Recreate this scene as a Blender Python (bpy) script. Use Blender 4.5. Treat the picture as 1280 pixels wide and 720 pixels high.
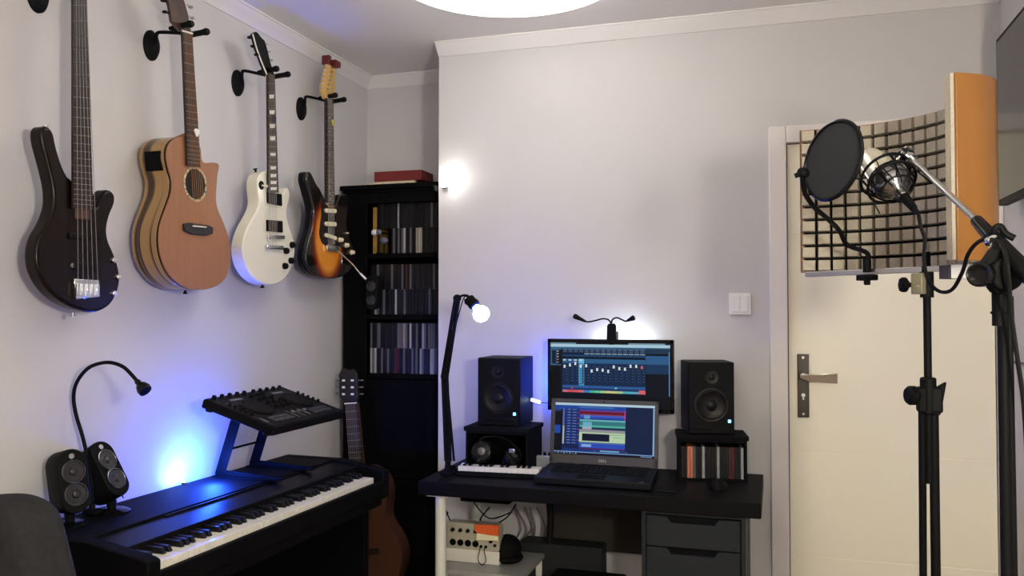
import bpy, bmesh, math, random
from mathutils import Vector, Matrix
random.seed(7)
S = bpy.context.scene
COL = S.collection
for o in list(bpy.data.objects): bpy.data.objects.remove(o)

# ------------------------------------------------------------ camera, world, exposure
EYE = Vector((0.0, 0.0, 1.36))
YAW = math.radians(17.45); PITCH = math.radians(1.47); FPX = 1050.0
FW = Vector((-math.sin(YAW)*math.cos(PITCH), math.cos(YAW)*math.cos(PITCH), math.sin(PITCH)))
RT = Vector((math.cos(YAW), math.sin(YAW), 0.0))
UP = RT.cross(FW)
cam_data = bpy.data.cameras.new('camera'); cam = bpy.data.objects.new('camera', cam_data)
COL.objects.link(cam); S.camera = cam
cam_data.sensor_width = 36.0; cam_data.lens = 36.0*FPX/1280.0; cam_data.clip_start = 0.02
cam.matrix_world = Matrix.Translation(EYE) @ Matrix((RT, UP, -FW)).transposed().to_4x4()
w = bpy.data.worlds.new('world'); S.world = w; w.use_nodes = True
w.node_tree.nodes['Background'].inputs[0].default_value = (0.05, 0.05, 0.06, 1)
w.node_tree.nodes['Background'].inputs[1].default_value = 1.0
S.view_settings.view_transform = 'Standard'; S.view_settings.look = 'None'
S.view_settings.gamma = 1.0; S.view_settings.use_curve_mapping = False
S.view_settings.exposure = 0.0
CEILING_L = 4.2        # radiance of the round ceiling lamp
FLOOR_LAMP_L = 250.0     # radiance of the globe lamp behind the photographer
BLUE_PUCK_W = 14.0; BULB_L = 66.0; REAR_FILL_L = 8.0

def ray(px, py):
    return FW*FPX + RT*(px-640.0) + UP*(360.0-py)
def onX(px, py, X):
    r = ray(px, py); return EYE + r*((X-EYE.x)/r.x)
def onY(px, py, Y):
    r = ray(px, py); return EYE + r*((Y-EYE.y)/r.y)
def onZ(px, py, Z):
    r = ray(px, py); return EYE + r*((Z-EYE.z)/r.z)
def dep(px, py, d):
    return EYE + ray(px, py)*(d/FPX)

# ------------------------------------------------------------ materials
def srgb(r, g, b):
    f = lambda c: c/12.92 if c <= 0.04045 else ((c+0.055)/1.055)**2.4
    return (f(r/255), f(g/255), f(b/255), 1)
MATS = {}
def mat(name, col, rough=0.5, metal=0.0, noise=0.0, ramp=(.35,.65), scale=30.0, bump=0.0, coat=0.0, stretch=(1,1,1), col2=None, spec=0.5, bscale=None):
    if name in MATS: return MATS[name]
    m = bpy.data.materials.new(name); m.use_nodes = True; MATS[name] = m
    nt = m.node_tree; b = nt.nodes['Principled BSDF']
    b.inputs['Base Color'].default_value = col; b.inputs['Roughness'].default_value = rough
    b.inputs['Metallic'].default_value = metal; b.inputs['Coat Weight'].default_value = coat
    b.inputs['Specular IOR Level'].default_value = spec
    if noise or bump or col2:
        tc = nt.nodes.new('ShaderNodeTexCoord'); mp = nt.nodes.new('ShaderNodeMapping')
        mp.inputs['Scale'].default_value = stretch
        nt.links.new(tc.outputs['Object'], mp.inputs['Vector'])
        n = nt.nodes.new('ShaderNodeTexNoise'); n.inputs['Scale'].default_value = scale; n.inputs['Detail'].default_value = 5
        nt.links.new(mp.outputs[0], n.inputs['Vector'])
        c2 = col2 or tuple(min(1, c*(1-noise)) for c in col[:3])+(1,)
        mx = nt.nodes.new('ShaderNodeValToRGB')
        mx.color_ramp.elements[0].position = ramp[0]; mx.color_ramp.elements[1].position = ramp[1]
        mx.color_ramp.elements[0].color = c2; mx.color_ramp.elements[1].color = col
        nt.links.new(n.outputs['Fac'], mx.inputs[0]); nt.links.new(mx.outputs[0], b.inputs['Base Color'])
        if bump:
            n2 = nt.nodes.new('ShaderNodeTexNoise'); n2.inputs['Scale'].default_value = bscale or scale*3
            nt.links.new(mp.outputs[0], n2.inputs['Vector'])
            bp = nt.nodes.new('ShaderNodeBump'); bp.inputs['Strength'].default_value = bump; bp.inputs['Distance'].default_value = 0.002
            nt.links.new(n2.outputs['Fac'], bp.inputs['Height']); nt.links.new(bp.outputs[0], b.inputs['Normal'])
    return m
def emis(name, col, strength):
    if name in MATS: return MATS[name]
    m = bpy.data.materials.new(name); m.use_nodes = True; MATS[name] = m
    b = m.node_tree.nodes['Principled BSDF']
    b.inputs['Base Color'].default_value = (0.02, 0.02, 0.02, 1)
    b.inputs['Emission Color'].default_value = col; b.inputs['Emission Strength'].default_value = strength
    return m

# ------------------------------------------------------------ mesh helpers
def box(bm, lo, hi, M=None):
    x0, y0, z0 = lo; x1, y1, z1 = hi
    vs = [Vector(p) for p in ((x0,y0,z0),(x1,y0,z0),(x1,y1,z0),(x0,y1,z0),(x0,y0,z1),(x1,y0,z1),(x1,y1,z1),(x0,y1,z1))]
    if M: vs = [M @ v for v in vs]
    v = [bm.verts.new(p) for p in vs]
    for f in ((0,3,2,1),(4,5,6,7),(0,1,5,4),(1,2,6,5),(2,3,7,6),(3,0,4,7)):
        bm.faces.new([v[i] for i in f])
    return bm
def frame(d):
    d = d.normalized(); a = Vector((0,0,1)) if abs(d.z) < 0.9 else Vector((1,0,0))
    u = d.cross(a).normalized(); return u, d.cross(u).normalized()
def cyl(bm, a, b, r, r2=None, seg=16, cap=True):
    a = Vector(a); b = Vector(b); r2 = r if r2 is None else r2
    u, v = frame(b-a); A = []; Bv = []
    for i in range(seg):
        t = 2*math.pi*i/seg; d = u*math.cos(t)+v*math.sin(t)
        A.append(bm.verts.new(a+d*r)); Bv.append(bm.verts.new(b+d*r2))
    for i in range(seg):
        j = (i+1) % seg; bm.faces.new((A[i], A[j], Bv[j], Bv[i]))
    if cap: bm.faces.new(A[::-1]); bm.faces.new(Bv)
    return bm
def crom(pts, n=6, closed=False):
    pts = [Vector(p) for p in pts]; out = []; N = len(pts)
    rng = range(N if closed else N-1)
    for i in rng:
        if closed: p0, p1, p2, p3 = pts[(i-1) % N], pts[i], pts[(i+1) % N], pts[(i+2) % N]
        else: p0, p1, p2, p3 = pts[max(i-1,0)], pts[i], pts[i+1], pts[min(i+2,N-1)]
        for k in range(n):
            t = k/n
            out.append(0.5*((2*p1)+(p2-p0)*t+(2*p0-5*p1+4*p2-p3)*t*t+(3*p1-p0-3*p2+p3)*t**3))
    if not closed: out.append(pts[-1].copy())
    return out
def tube(bm, pts, r, seg=10, smooth=6, closed=False):
    P = crom(pts, smooth, closed) if smooth > 1 else [Vector(p) for p in pts]
    rings = []; prev = None; N = len(P)
    for i, p in enumerate(P):
        if closed: d = (P[(i+1) % N]-P[i-1])
        else: d = P[min(i+1,N-1)]-P[max(i-1,0)]
        d.normalize()
        if prev is None: u, _ = frame(d)
        else:
            u = prev-d*prev.dot(d)
            if u.length < 1e-6: u, _ = frame(d)
            u.normalize()
        prev = u; v = d.cross(u)
        rings.append([bm.verts.new(p+(u*math.cos(2*math.pi*k/seg)+v*math.sin(2*math.pi*k/seg))*r) for k in range(seg)])
    M = len(rings)
    for i in range(M if closed else M-1):
        A = rings[i]; Bv = rings[(i+1) % M]
        for k in range(seg):
            j = (k+1) % seg; bm.faces.new((A[k], A[j], Bv[j], Bv[k]))
    if not closed: bm.faces.new(rings[0][::-1]); bm.faces.new(rings[-1])
    return bm
def lathe(bm, base, axis, prof, seg=28, sx=1.0, sy=1.0, uu=None):
    """prof: (distance along axis, radius); capped where radius is not 0"""
    base = Vector(base); axis = Vector(axis).normalized(); u, v = frame(axis)
    if uu is not None: u = Vector(uu).normalized(); v = axis.cross(u)
    rings = []
    for h, r in prof:
        if r <= 1e-7: rings.append([bm.verts.new(base+axis*h)])
        else: rings.append([bm.verts.new(base+axis*h+(u*math.cos(2*math.pi*k/seg)*sx+v*math.sin(2*math.pi*k/seg)*sy)*r) for k in range(seg)])
    for A, Bv in zip(rings, rings[1:]):
        for k in range(seg):
            j = (k+1) % seg
            if len(A) == 1 and len(Bv) > 1: bm.faces.new((A[0], Bv[j], Bv[k]))
            elif len(Bv) == 1 and len(A) > 1: bm.faces.new((A[k], A[j], Bv[0]))
            elif len(A) > 1: bm.faces.new((A[k], A[j], Bv[j], Bv[k]))
    if len(rings[0]) > 1: bm.faces.new(rings[0][::-1])
    if len(rings[-1]) > 1: bm.faces.new(rings[-1])
    return bm
def sphere(bm, c, r, s=(1,1,1), seg=20, M=None):
    T = Matrix.Translation(Vector(c)) @ (M or Matrix.Identity(4)) @ Matrix.Diagonal((r*s[0], r*s[1], r*s[2], 1))
    bmesh.ops.create_uvsphere(bm, u_segments=seg, v_segments=max(8, seg//2), radius=1.0, matrix=T)
    return bm
def prism(bm, pts, vec):
    vec = Vector(vec); A = [bm.verts.new(Vector(p)) for p in pts]; Bv = [bm.verts.new(Vector(p)+vec) for p in pts]
    N = len(A)
    bm.faces.new(A); bm.faces.new(Bv[::-1])
    for i in range(N):
        j = (i+1) % N; bm.faces.new((A[j], A[i], Bv[i], Bv[j]))
    return bm
def rrect(cx, cy, w, h, r, n=5):
    out = []
    for (sx, sy, a0) in ((1,1,0),(-1,1,90),(-1,-1,180),(1,-1,270)):
        for k in range(n+1):
            a = math.radians(a0+90*k/n)
            out.append((cx+sx*(w/2-r)+r*math.cos(a), cy+sy*(h/2-r)+r*math.sin(a)))
    return out
# ------------------------------------------------------------ objects
MW = {}
def obj(name, bm, m, parent=None, bevel=0.0, smooth=35, local=False, seg=2, label=None, bang=35):
    bmesh.ops.recalc_face_normals(bm, faces=bm.faces[:])
    me = bpy.data.meshes.new(name)
    if parent is not None:
        if not local: bm.transform(MW[parent.name].inverted())
        base = MW[parent.name].copy()
    elif isinstance(local, Matrix):
        base = local.copy()
    else:
        xs = [v.co for v in bm.verts]
        c = Vector(((min(v.x for v in xs)+max(v.x for v in xs))/2, (min(v.y for v in xs)+max(v.y for v in xs))/2, min(v.z for v in xs)))
        base = Matrix.Translation(c); bm.transform(base.inverted())
    bm.to_mesh(me); bm.free()
    for mm in (m if isinstance(m, (list, tuple)) else [m]): me.materials.append(mm)
    if smooth:
        for p in me.polygons: p.use_smooth = True
        me.set_sharp_from_angle(angle=math.radians(smooth))
    o = bpy.data.objects.new(name, me); COL.objects.link(o)
    if parent is not None: o.parent = parent
    else: o.matrix_world = base
    MW[o.name] = base
    if bevel:
        b = o.modifiers.new('bevel', 'BEVEL'); b.width = bevel; b.segments = seg; b.limit_method = 'ANGLE'; b.angle_limit = math.radians(bang)
        b.harden_normals = False
    if label: o['label'] = label
    return o
def thing(name, label, cat, loc, rz=0.0, group=None, M=None):
    o = bpy.data.objects.new(name, None); COL.objects.link(o); o.empty_display_size = 0.05
    T = M if M is not None else Matrix.Translation(Vector(loc)) @ Matrix.Rotation(rz, 4, 'Z')
    o.matrix_world = T; MW[o.name] = T.copy()
    o['label'] = label; o['category'] = cat
    if group: o['group'] = group
    return o
def tag(o, label, cat, group=None, kind=None):
    o['label'] = label; o['category'] = cat
    if group: o['group'] = group
    if kind: o['kind'] = kind
    return o
def struct(name, bm, m, parent=None, bevel=0.0, label=None):
    o = obj(name, bm, m, parent, bevel)
    if parent is None: o['kind'] = 'structure'
    if label: o['label'] = label
    return o
N = bmesh.new
def put_light(name, kind, loc, col, power, size=0.05, rot=None, spot=None, blend=0.5, parent=None):
    l = bpy.data.lights.new(name, kind); l.color = col; l.energy = power
    if kind == 'AREA': l.size = size
    else: l.shadow_soft_size = size
    if kind == 'SPOT': l.spot_size = spot; l.spot_blend = blend
    o = bpy.data.objects.new(name, l); COL.objects.link(o)
    T = Matrix.Translation(Vector(loc))
    if rot is not None: T = T @ Vector(rot).to_track_quat('-Z', 'Y').to_matrix().to_4x4()
    if parent: o.parent = parent; o.matrix_local = MW[parent.name].inverted() @ T
    else: o.matrix_world = T
    return o

# ------------------------------------------------------------ common materials
M_wall = mat('painted_wall', srgb(205, 203, 203), 0.85, noise=0.03, scale=3, bump=0.15, bscale=250)
M_ceil = mat('painted_ceiling', srgb(232, 230, 226), 0.9, noise=0.02, scale=2, bump=0.1, bscale=200)
M_crown = mat('painted_crown', srgb(226, 224, 222), 0.7)
M_door = mat('door_paint', srgb(246, 241, 220), 0.5, noise=0.02, scale=2)
M_floor = mat('laminate_floor', srgb(150, 120, 90), 0.5, noise=0.3, scale=6, stretch=(1, 14, 1))
M_blk = mat('black_plastic', (0.0045, 0.0047, 0.005, 1), 0.55, spec=.09)
M_blkm = mat('matte_black', (0.005, 0.005, 0.0055, 1), 0.75, spec=.07)
M_blkg = mat('gloss_black', (0.004, 0.004, 0.0045, 1), 0.2, spec=.2)
M_rub = mat('black_rubber', (0.005, 0.005, 0.005, 1), 0.6, spec=.15)
M_chrome = mat('chrome', (0.75, 0.75, 0.76, 1), 0.16, 1.0)
M_steel = mat('brushed_steel', (0.55, 0.55, 0.54, 1), 0.32, 1.0)
M_blackwood = mat('black_brown_veneer', (0.003, 0.003, 0.0032, 1), 0.6, spec=.05, noise=0.3, scale=8, stretch=(1, 12, 1))
M_white = mat('white_plastic', srgb(236, 236, 232), 0.4)
M_ivory = mat('ivory_plastic', srgb(235, 225, 195), 0.4)
M_fret = mat('fretboard', srgb(44, 29, 25), 0.5, noise=0.4, scale=40, stretch=(6, 6, 1))

# ============================================================ THE ROOM
XL, XR, YB, YA, YR, XP, HC = -1.922, 0.765, 3.335, 3.724, -1.6, -1.378, 2.5
struct('floor', box(N(), (XL-.1, YR-.1, -.1), (XR+.1, YA+.1, 0)), M_floor)
struct('ceiling', box(N(), (XL-.1, YR-.1, HC), (XR+.1, YA+.1, HC+.1)), M_ceil)
struct('wall_left', box(N(), (XL-.1, YR, 0), (XL, YA, HC)), M_wall)
struct('wall_alcove', box(N(), (XL-.1, YA, 0), (XP+.01, YA+.1, HC)), M_wall)
DX0, DX1, DH = 0.045, 0.735, 1.985           # door leaf
b = N()                                       # back wall with the door opening cut out of it
box(b, (XP, YB, 0), (DX0-.012, YA+.1, HC)); box(b, (DX0-.012, YB, DH+.012), (DX1+.012, YA+.1, HC)); box(b, (DX1+.012, YB, 0), (XR+.1, YA+.1, HC))
struct('wall_back', b, M_wall)
struct('wall_right', box(N(), (XR, YR, 0), (XR+.1, YB, HC)), M_wall)
struct('wall_rear', box(N(), (XL-.1, YR-.1, 0), (XR+.1, YR, HC)), M_wall)
def crown(name, a, c, inward):
    a = Vector(a); c = Vector(c); n = Vector(inward)
    prof = [(0, -.052), (.006, -.052), (.010, -.044), (.026, -.030), (.040, -.014), (.046, -.006), (.052, -.006), (.052, 0), (0, 0)]
    bm = N(); pts = [a+n*x+Vector((0,0,z)) for x, z in prof]
    prism(bm, pts, c-a); struct(name, bm, M_crown)
crown('trim_1', (XL, YR, HC), (XL, YA, HC), (1,0,0))
crown('trim_2', (XL, YA, HC), (XP, YA, HC), (0,-1,0))
crown('trim_3', (XP-.0, YB, HC), (XR, YB, HC), (0,-1,0))
crown('trim_4', (XR, YR, HC), (XR, YB, HC), (-1,0,0))
struct('baseboard_left', box(N(), (XL, YR, 0), (XL+.014, YA, .07)), M_white, bevel=.003)
struct('baseboard_back', box(N(), (XP, YB-.014, 0), (-.03, YB, .07)), M_white, bevel=.003)
# door: frame architrave, leaf with three grooves, lever handle
b = N()
FW_ = .068
box(b, (DX0-FW_, YB-.018, 0), (DX0-.004, YB+.09, DH+FW_)); box(b, (DX0-.004, YB-.018, DH+.004), (XR-.001, YB+.09, DH+FW_)); box(b, (DX1+.004, YB-.018, 0), (XR-.001, YB+.09, DH+.004))
struct('trim_5', b, mat('door_frame_paint', srgb(232, 226, 222), 0.45), bevel=.004)
b = N()
zs = [0.004, 0.42, 0.75, 1.228, 1.62, DH]
zs = [0.004] + [onY(1100, y, YB).z for y in (702, 569, 433)] + [1.64, DH]
g = .004
for i in range(len(zs)-1):
    z0 = zs[i]; z1 = zs[i+1]
    box(b, (DX0, YB+.004, z0+(g if i else 0)), (DX1, YB+.012, z1-(g if i < len(zs)-2 else 0)))
box(b, (DX0, YB+.007, .004), (DX1, YB+.045, DH))
door = struct('door_1', b, M_door)
hp = onY(1004, 482, YB); b = N()
box(b, (hp.x-.0205, YB-.006, hp.z-.118), (hp.x+.0205, YB+.004, hp.z+.118))
obj('handle_plate', b, mat('dark_bronze', (.05,.043,.036,1), .35, .7), door, bevel=.002, label='dark bronze handle plate')
b = N(); lz = onY(1020, 469, YB).z
cyl(b, (hp.x, YB-.004, lz), (hp.x, YB-.05, lz), .010)
prism(b, [(hp.x-.012,YB-.060,lz+.006),(hp.x+.118,YB-.056,lz+.012),(hp.x+.118,YB-.048,lz-.026),(hp.x+.02,YB-.048,lz-.022),(hp.x-.012,YB-.052,lz-.008)], (0,.012,0))
obj('door_handle', b, mat('satin_nickel', (.7,.68,.64,1), .28, 1.0), door, bevel=.003, label='satin steel lever handle')
b = N(); cyl(b, (hp.x, YB-.0062, hp.z-.035), (hp.x, YB-.009, hp.z-.035), .007); box(b, (hp.x-.0025, YB-.0092, hp.z-.052), (hp.x+.0025, YB-.006, hp.z-.035))
for s in (-1, 1): cyl(b, (hp.x, YB-.006, hp.z+s*.105), (hp.x, YB-.0085, hp.z+s*.105), .0045, seg=10)
obj('keyhole', b, M_steel, door)
# double light switch
c = onY(925, 380, YB); sw = thing('light_switch', 'white double light switch on the back wall left of the door', 'light switch', (c.x, YB, c.z-.04))
b = N(); prism(b, [(c.x+x, YB-.009, c.z+z) for x, z in rrect(0,0,.083,.083,.006)], (0,.009,0)); obj('frame', b, M_white, sw, bevel=.002)
for s in (-1, 1):
    b = N(); box(b, (c.x+s*.0155-.0148, YB-.0135, c.z-.031), (c.x+s*.0155+.0148, YB-.008, c.z+.031)); obj('rocker', b, M_white, sw, bevel=.0015)
# ceiling lamps: the one in view and an added, unseen fill twin behind the viewer
def round_lamp(c, R, L, ringL, label, tagn):
    lamp = thing('ceiling_lamp', label, 'lamp', (c[0], c[1], HC-.08)); x, y = c
    b = N(); lathe(b, (x, y, HC), (0,0,-1), [(0, R+.030), (.006, R+.034), (.010, R+.030), (.010, 0)], seg=72); obj('rim', b, mat('lamp_rim', srgb(250, 248, 235), .5), lamp)
    b = N(); lathe(b, (x, y, HC-.0102), (0,0,-1), [(0, R-.016), (0, R-.004), (.022, R-.004), (.022, R-.016)], seg=72)
    obj('ceiling_fill_ring', b, emis('lamp_fill_ring_'+tagn, (1.0, .96, .89, 1), ringL), lamp, label='added hidden glowing band that brightens the ceiling')  # hidden band added to light the ceiling round the lamp
    b = N(); lathe(b, (x, y, HC-.034), (0,0,-1), [(0, R), (.022, R), (.037, R-.012), (.044, R-.05), (.047, 0)], seg=72)
    obj('diffuser', b, emis('lamp_diffuser_'+tagn, (1.0, .965, .915, 1), L), lamp, label='glowing white diffuser')
round_lamp((-.816, 2.548), .385, CEILING_L, 24.0, 'large round glowing white ceiling lamp above the desk end of the room', 'front')
round_lamp((-.55, -.55), .385, REAR_FILL_L, 12.0, 'added unseen round ceiling lamp behind the viewer for fill light', 'rear')
# globe floor lamp behind the photographer: the second light of the room
fl = thing('floor_lamp', 'floor lamp with a paper globe shade behind the viewer', 'lamp', (.62, .22, 0))
b = N(); lathe(b, (.62, .22, 0), (0,0,1), [(0,.13),(.015,.13),(.025,.02),(.025,.01)]); obj('base', b, M_blkm, fl)
b = N(); cyl(b, (.62,.22,.02), (.62,.22,1.40), .01); obj('pole', b, M_blkm, fl)
b = N(); sphere(b, (.62,.22,1.53), .10, seg=32); obj('lamp_shade', b, emis('paper_globe', (1.0, .92, .78, 1), FLOOR_LAMP_L), fl)

# television on the right wall
TX = .70
pt = onX(1245, 50, TX); pb = onX(1245, 252, TX)
y1 = pt.y; z1 = pt.z; z0 = 1.70; y0 = y1-.97
tv = thing('television', 'dark flat television on the right wall above the orange mic shield', 'television', (TX, (y0+y1)/2, z0))
b = N(); box(b, (TX, y0, z0), (TX+.03, y1, z1)); obj('housing', b, M_blk, tv, bevel=.003)
b = N(); box(b, (TX-.0015, y0+.014, z0+.018), (TX+.002, y1-.014, z1-.014)); obj('screen', b, mat('tv_glass', (.012,.012,.012,1), .22, spec=.5), tv)
b = N(); box(b, (TX+.03, (y0+y1)/2-.15, (z0+z1)/2-.12), (XR-.003, (y0+y1)/2+.15, (z0+z1)/2+.12)); obj('wall_bracket', b, M_blkm, tv)

# clip-on spot on the corner of the back wall
c = onY(553, 227, 3.29)
cl = thing('clip_light', 'tiny glaring clip-on spotlight at the top corner of the bookcase', 'lamp', (c.x, 3.30, c.z-.03))
b = N(); lathe(b, (c.x-.004, 3.325, c.z-.02), (.25,-.8,.5), [(0,.006),(.008,.014),(.024,.0155),(.026,.0145),(.026,0)]); obj('lamp_head', b, M_blk, cl)
d = Vector((.25,-.8,.5)).normalized(); p = Vector((c.x-.004,3.325,c.z-.02))+d*.030
b = N(); sphere(b, p, .0185); obj('bulb', b, emis('clip_bulb', (1,.97,.9,1), 60), cl)
b = N(); box(b, (XP-.012, 3.30, c.z-.035), (XP-.001, 3.37, c.z-.012)); obj('clip', b, M_blk, cl, bevel=.002)
put_light('clip_beam', 'SPOT', p+Vector((.0,-.03,.012)), (1,.96,.88), .42, .01, rot=(.62,.50,.38), spot=math.radians(115), blend=.9, parent=cl)

# ============================================================ LEFT WALL: the guitars
def outline(crop, pts, X, n=4, closed=True):
    """pts in the pixels of a zoomed crop: crop = (x0, y0, scale); gives points on the plane x = X"""
    x0, y0, s = crop
    q = [onX(x0+a/s, y0+c/s, X) for a, c in pts]
    return crom(q, n, closed) if n > 1 else q
def strings(bm, pa, pb, count, wa, wb, r=.0007):
    pa = Vector(pa); pb = Vector(pb)
    for i in range(count):
        t = i/(count-1)-.5
        cyl(bm, pa+Vector((0, t*wa, 0)), pb+Vector((0, t*wb, 0)), r, seg=5, cap=False)
def neck_mesh(bm, tl, tr, bl, br, th):
    v = Vector((-th, 0, 0))
    prism(bm, [tl, tr, br, bl], v)
def frets(bm, tl, tr, bl, br, n, x, scale=None):
    """fret wires; the fretboard spans from nut (t*) to its end (b*)"""
    tot = 1-2**(-n/12.0)
    for k in range(1, n):
        t = (1-2**(-k/12.0))/tot
        a = tl.lerp(bl, t); c = tr.lerp(br, t)
        d = Vector((x, 0, 0))
        cyl(bm, a+d, c+d, .0008, seg=6)
def fret_t(k, n): return (1-2**(-(k-.5)/12.0))/(1-2**(-n/12.0))
def peg(bm, base, d, L=.022, r=.0075, sx=.55):
    base = Vector(base); d = Vector(d).normalized()
    cyl(bm, base, base+d*L*.6, .0025, seg=8)
    lathe(bm, base+d*L*.5, d, [(0,.003),(.004,r),(.010,r),(.014,.003),(.014,0)], seg=12, sy=sx)
def hanger(px, py, arm_y, neck_x, pr_l, pr_r, XF, label, fork_z=None):
    """round wall plate, arm coming out of it, padded fork round the neck"""
    c = onX(px, py, XL); t = thing('guitar_hanger', label, 'guitar hanger', (XL, c.y, c.z-.04), group=None)
    b = N(); lathe(b, (XL, c.y, c.z), (1,0,0), [(0,.034),(.006,.034),(.014,.028),(.018,.015),(.018,0)], seg=32, uu=(0,0,1), sx=1.45); obj('wall_plate', b, M_blk, t)
    za = onX(px, arm_y, XL).z; nx = onX(neck_x, arm_y-5, XF-.03)
    b = N(); tube(b, [(XL+.012, c.y, c.z), (XL+.022, c.y, c.z+.02), (XL+.022, c.y+.002, za-.01), (XL+.032, c.y+.004, za), (XF-.055, nx.y, za)], .0055, smooth=4); obj('arm', b, M_blkm, t)
    L = onX(pr_l, arm_y, XF-.02); Rr = onX(pr_r, arm_y, XF-.02)
    y0 = nx.y-.050; y1 = nx.y+.027
    b = N(); tube(b, [(XF+.022, y0, za+.004), (XF-.045, y0, za), (XF-.056, y0+.012, za), (XF-.056, y1-.012, za), (XF-.045, y1, za), (XF+.022, y1, za+.004)], .0055, smooth=3); obj('fork', b, M_blkm, t)
    for y in (y0, y1):
        b = N(); lathe(b, (XF-.040, y, za), (1,0,.07), [(0,.006),(.003,.0095),(.052,.0095),(.066,.012),(.074,.009),(.074,0)], seg=14); obj('foam_pad', b, M_rub, t)
    return t, nx, za

M_bass = mat('bass_dark_walnut', (.007,.0035,.003,1), .25, noise=.35, scale=14, stretch=(1,9,1), spec=.22)
M_neckwood = mat('maple_neck', srgb(205, 165, 100), .35)
M_darkneck = mat('dark_mahogany', srgb(74, 48, 34), .4)
M_fretwire = mat('fret_wire', (.30,.28,.24,1), .4, 1.0)
M_string = mat('steel_string', (.22,.21,.20,1), .4, 1.0)
M_pearl = mat('pearl_inlay', srgb(238, 236, 225), .3)
M_cream = mat('cream_plastic', srgb(238, 226, 190), .35)

# --- bass guitar
X = XL+.115
g = thing('bass_guitar', 'dark brown five-string bass guitar hanging at the left end of the wall', 'bass guitar', onX(108, 385, XL)+Vector((.08,0,0)))
C1 = (20, 140, 2.77)
face = outline(C1, [(199,240),(180,222),(160,180),(142,120),(133,78),(120,56),(100,50),(88,66),(90,105),(104,160),(118,215),(128,265),(130,310),(122,350),(104,392),(82,430),(70,475),(70,520),(82,565),(110,612),(150,650),(205,680),(268,694),(318,676),(346,640),(361,590),(357,540),(341,490),(322,445),(317,405),(326,360),(342,320),(344,292),(333,274),(315,270),(301,285),(288,314),(268,326)], X, 4)
b = N(); prism(b, face, (-.042,0,0)); obj('body', b, M_bass, g, bevel=.011, seg=4, bang=60)
tl = onX(91.5,-14,X+.012); tr = onX(108.5,-14,X+.012); bl = onX(91.7,260,X+.012); br = onX(116.5,262,X+.012)
b = N(); prism(b, [tl,tr,br,bl], (-.007,0,0)); obj('fretboard', b, M_fret, g)
b = N(); frets(b, tl, tr, bl, br, 24, .0006); obj('fret', b, M_fretwire, g)
b = N(); e = Vector((-.0075,0,0)); prism(b, [tl.lerp(tr,.25)+e, tr+e, br+e+Vector((0,0,-.03)), bl.lerp(br,.25)+e+Vector((0,0,-.03))], (-.012,0,0)); obj('neck', b, M_darkneck, g, bevel=.005)
nc = (tl+tr)/2
b = N(); prism(b, [nc+Vector((0,y,z)) for y, z in ((-.022,0),(.022,0),(.032,.03),(.036,.09),(.025,.16),(-.005,.185),(-.03,.16),(-.034,.08),(-.032,.03))], (-.017,0,0)); obj('headstock', b, M_bass, g, bevel=.003)
for i in range(5):
    b = N(); s = -1 if i < 3 else 1; k = i if i < 3 else i-3
    peg(b, nc+Vector((-.008, s*.032, .045+.042*k)), (0,s,.1), .03, .011); obj('tuning_peg', b, M_steel, g)
bb = onX(20+235/2.77, 140+612/2.77, X)
b = N(); pts = outline(C1, [(192,578),(278,582),(281,640),(200,648)], X+.001, 1); prism(b, pts, (.010,0,0))
for i in range(5):
    cy = pts[0].lerp(pts[1], (i+.5)/5); box(b, (X+.010, cy.y-.005, cy.z-.045), (X+.017, cy.y+.005, cy.z-.012))
obj('bridge', b, M_chrome, g, bevel=.0012)
b = N(); sa = (tl+tr)/2+Vector((.004,0,0)); sb = (pts[0]+pts[1])/2+Vector((.015,0,-.025)); strings(b, sa, sb, 5, .034, .070, .0008); obj('string', b, M_string, g)
for q in ([(182,418),(290,424),(290,445),(182,439)], [(196,520),(290,524),(290,548),(196,544)]):
    b = N(); prism(b, outline(C1, q, X+.0005, 1), (.006,0,0)); obj('pickup', b, M_blkg, g, bevel=.002)
for (a, c) in ((336,513),(352,571),(337,628)):
    p = onX(20+a/2.77, 140+c/2.77, X); b = N(); lathe(b, p, (1,0,0), [(0,.009),(.006,.008),(.008,.006),(.008,0)], seg=16); obj('knob', b, M_chrome, g)
p = onX(20+198/2.77, 140+531/2.77, X); b = N(); lathe(b, p, (1,0,0), [(0,.010),(.002,.010),(.003,.004),(.003,0)], seg=16, sy=.7); obj('thumb_rest', b, M_steel, g)
p = onX(58, 163, X-.022); b = N(); lathe(b, p, (0,-.2,1), [(0,.004),(.008,.004),(.010,.008),(.013,.008),(.013,0)], seg=14); obj('strap_button', b, M_steel, g)
p = onX(91, 391, X-.025); b = N(); lathe(b, p, (0,0,-1), [(0,.004),(.006,.004),(.008,.007),(.011,.007),(.011,0)], seg=14); obj('strap_button', b, M_steel, g)
hanger(46, -6, -22, 101, 80, 112, X+.01, 'black wall hanger holding the bass, cut off by the top edge')

# --- acoustic guitar
X = XL+.135
g = thing('acoustic_guitar', 'acoustic guitar with a light cedar top and striped wooden sides', 'acoustic guitar', onX(228, 362, XL)+Vector((.07,0,0)))
C2 = (160, 150, 3.27)
face = outline(C2, [(246,70),(215,68),(190,77),(170,96),(160,122),(159,160),(170,208),(180,250),(177,300),(160,350),(142,400),(129,450),(128,512),(140,572),(165,625),(203,666),(252,690),(310,693),(360,680),(396,650),(415,602),(420,542),(412,482),(392,422),(370,370),(361,330),(362,280),(367,222),(373,192),(367,178),(345,174),(320,176),(303,163),(296,110),(272,80)], X, 4)
M_cedar = mat('cedar_top', srgb(152, 102, 66), .38, noise=.12, scale=10, stretch=(1,16,.3), coat=.3)
M_zebra = mat('zebrano_side', srgb(156, 122, 76), .3, col2=srgb(52, 32, 18), ramp=(.44,.52), scale=9, stretch=(8,.12,.12), coat=.4)
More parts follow.
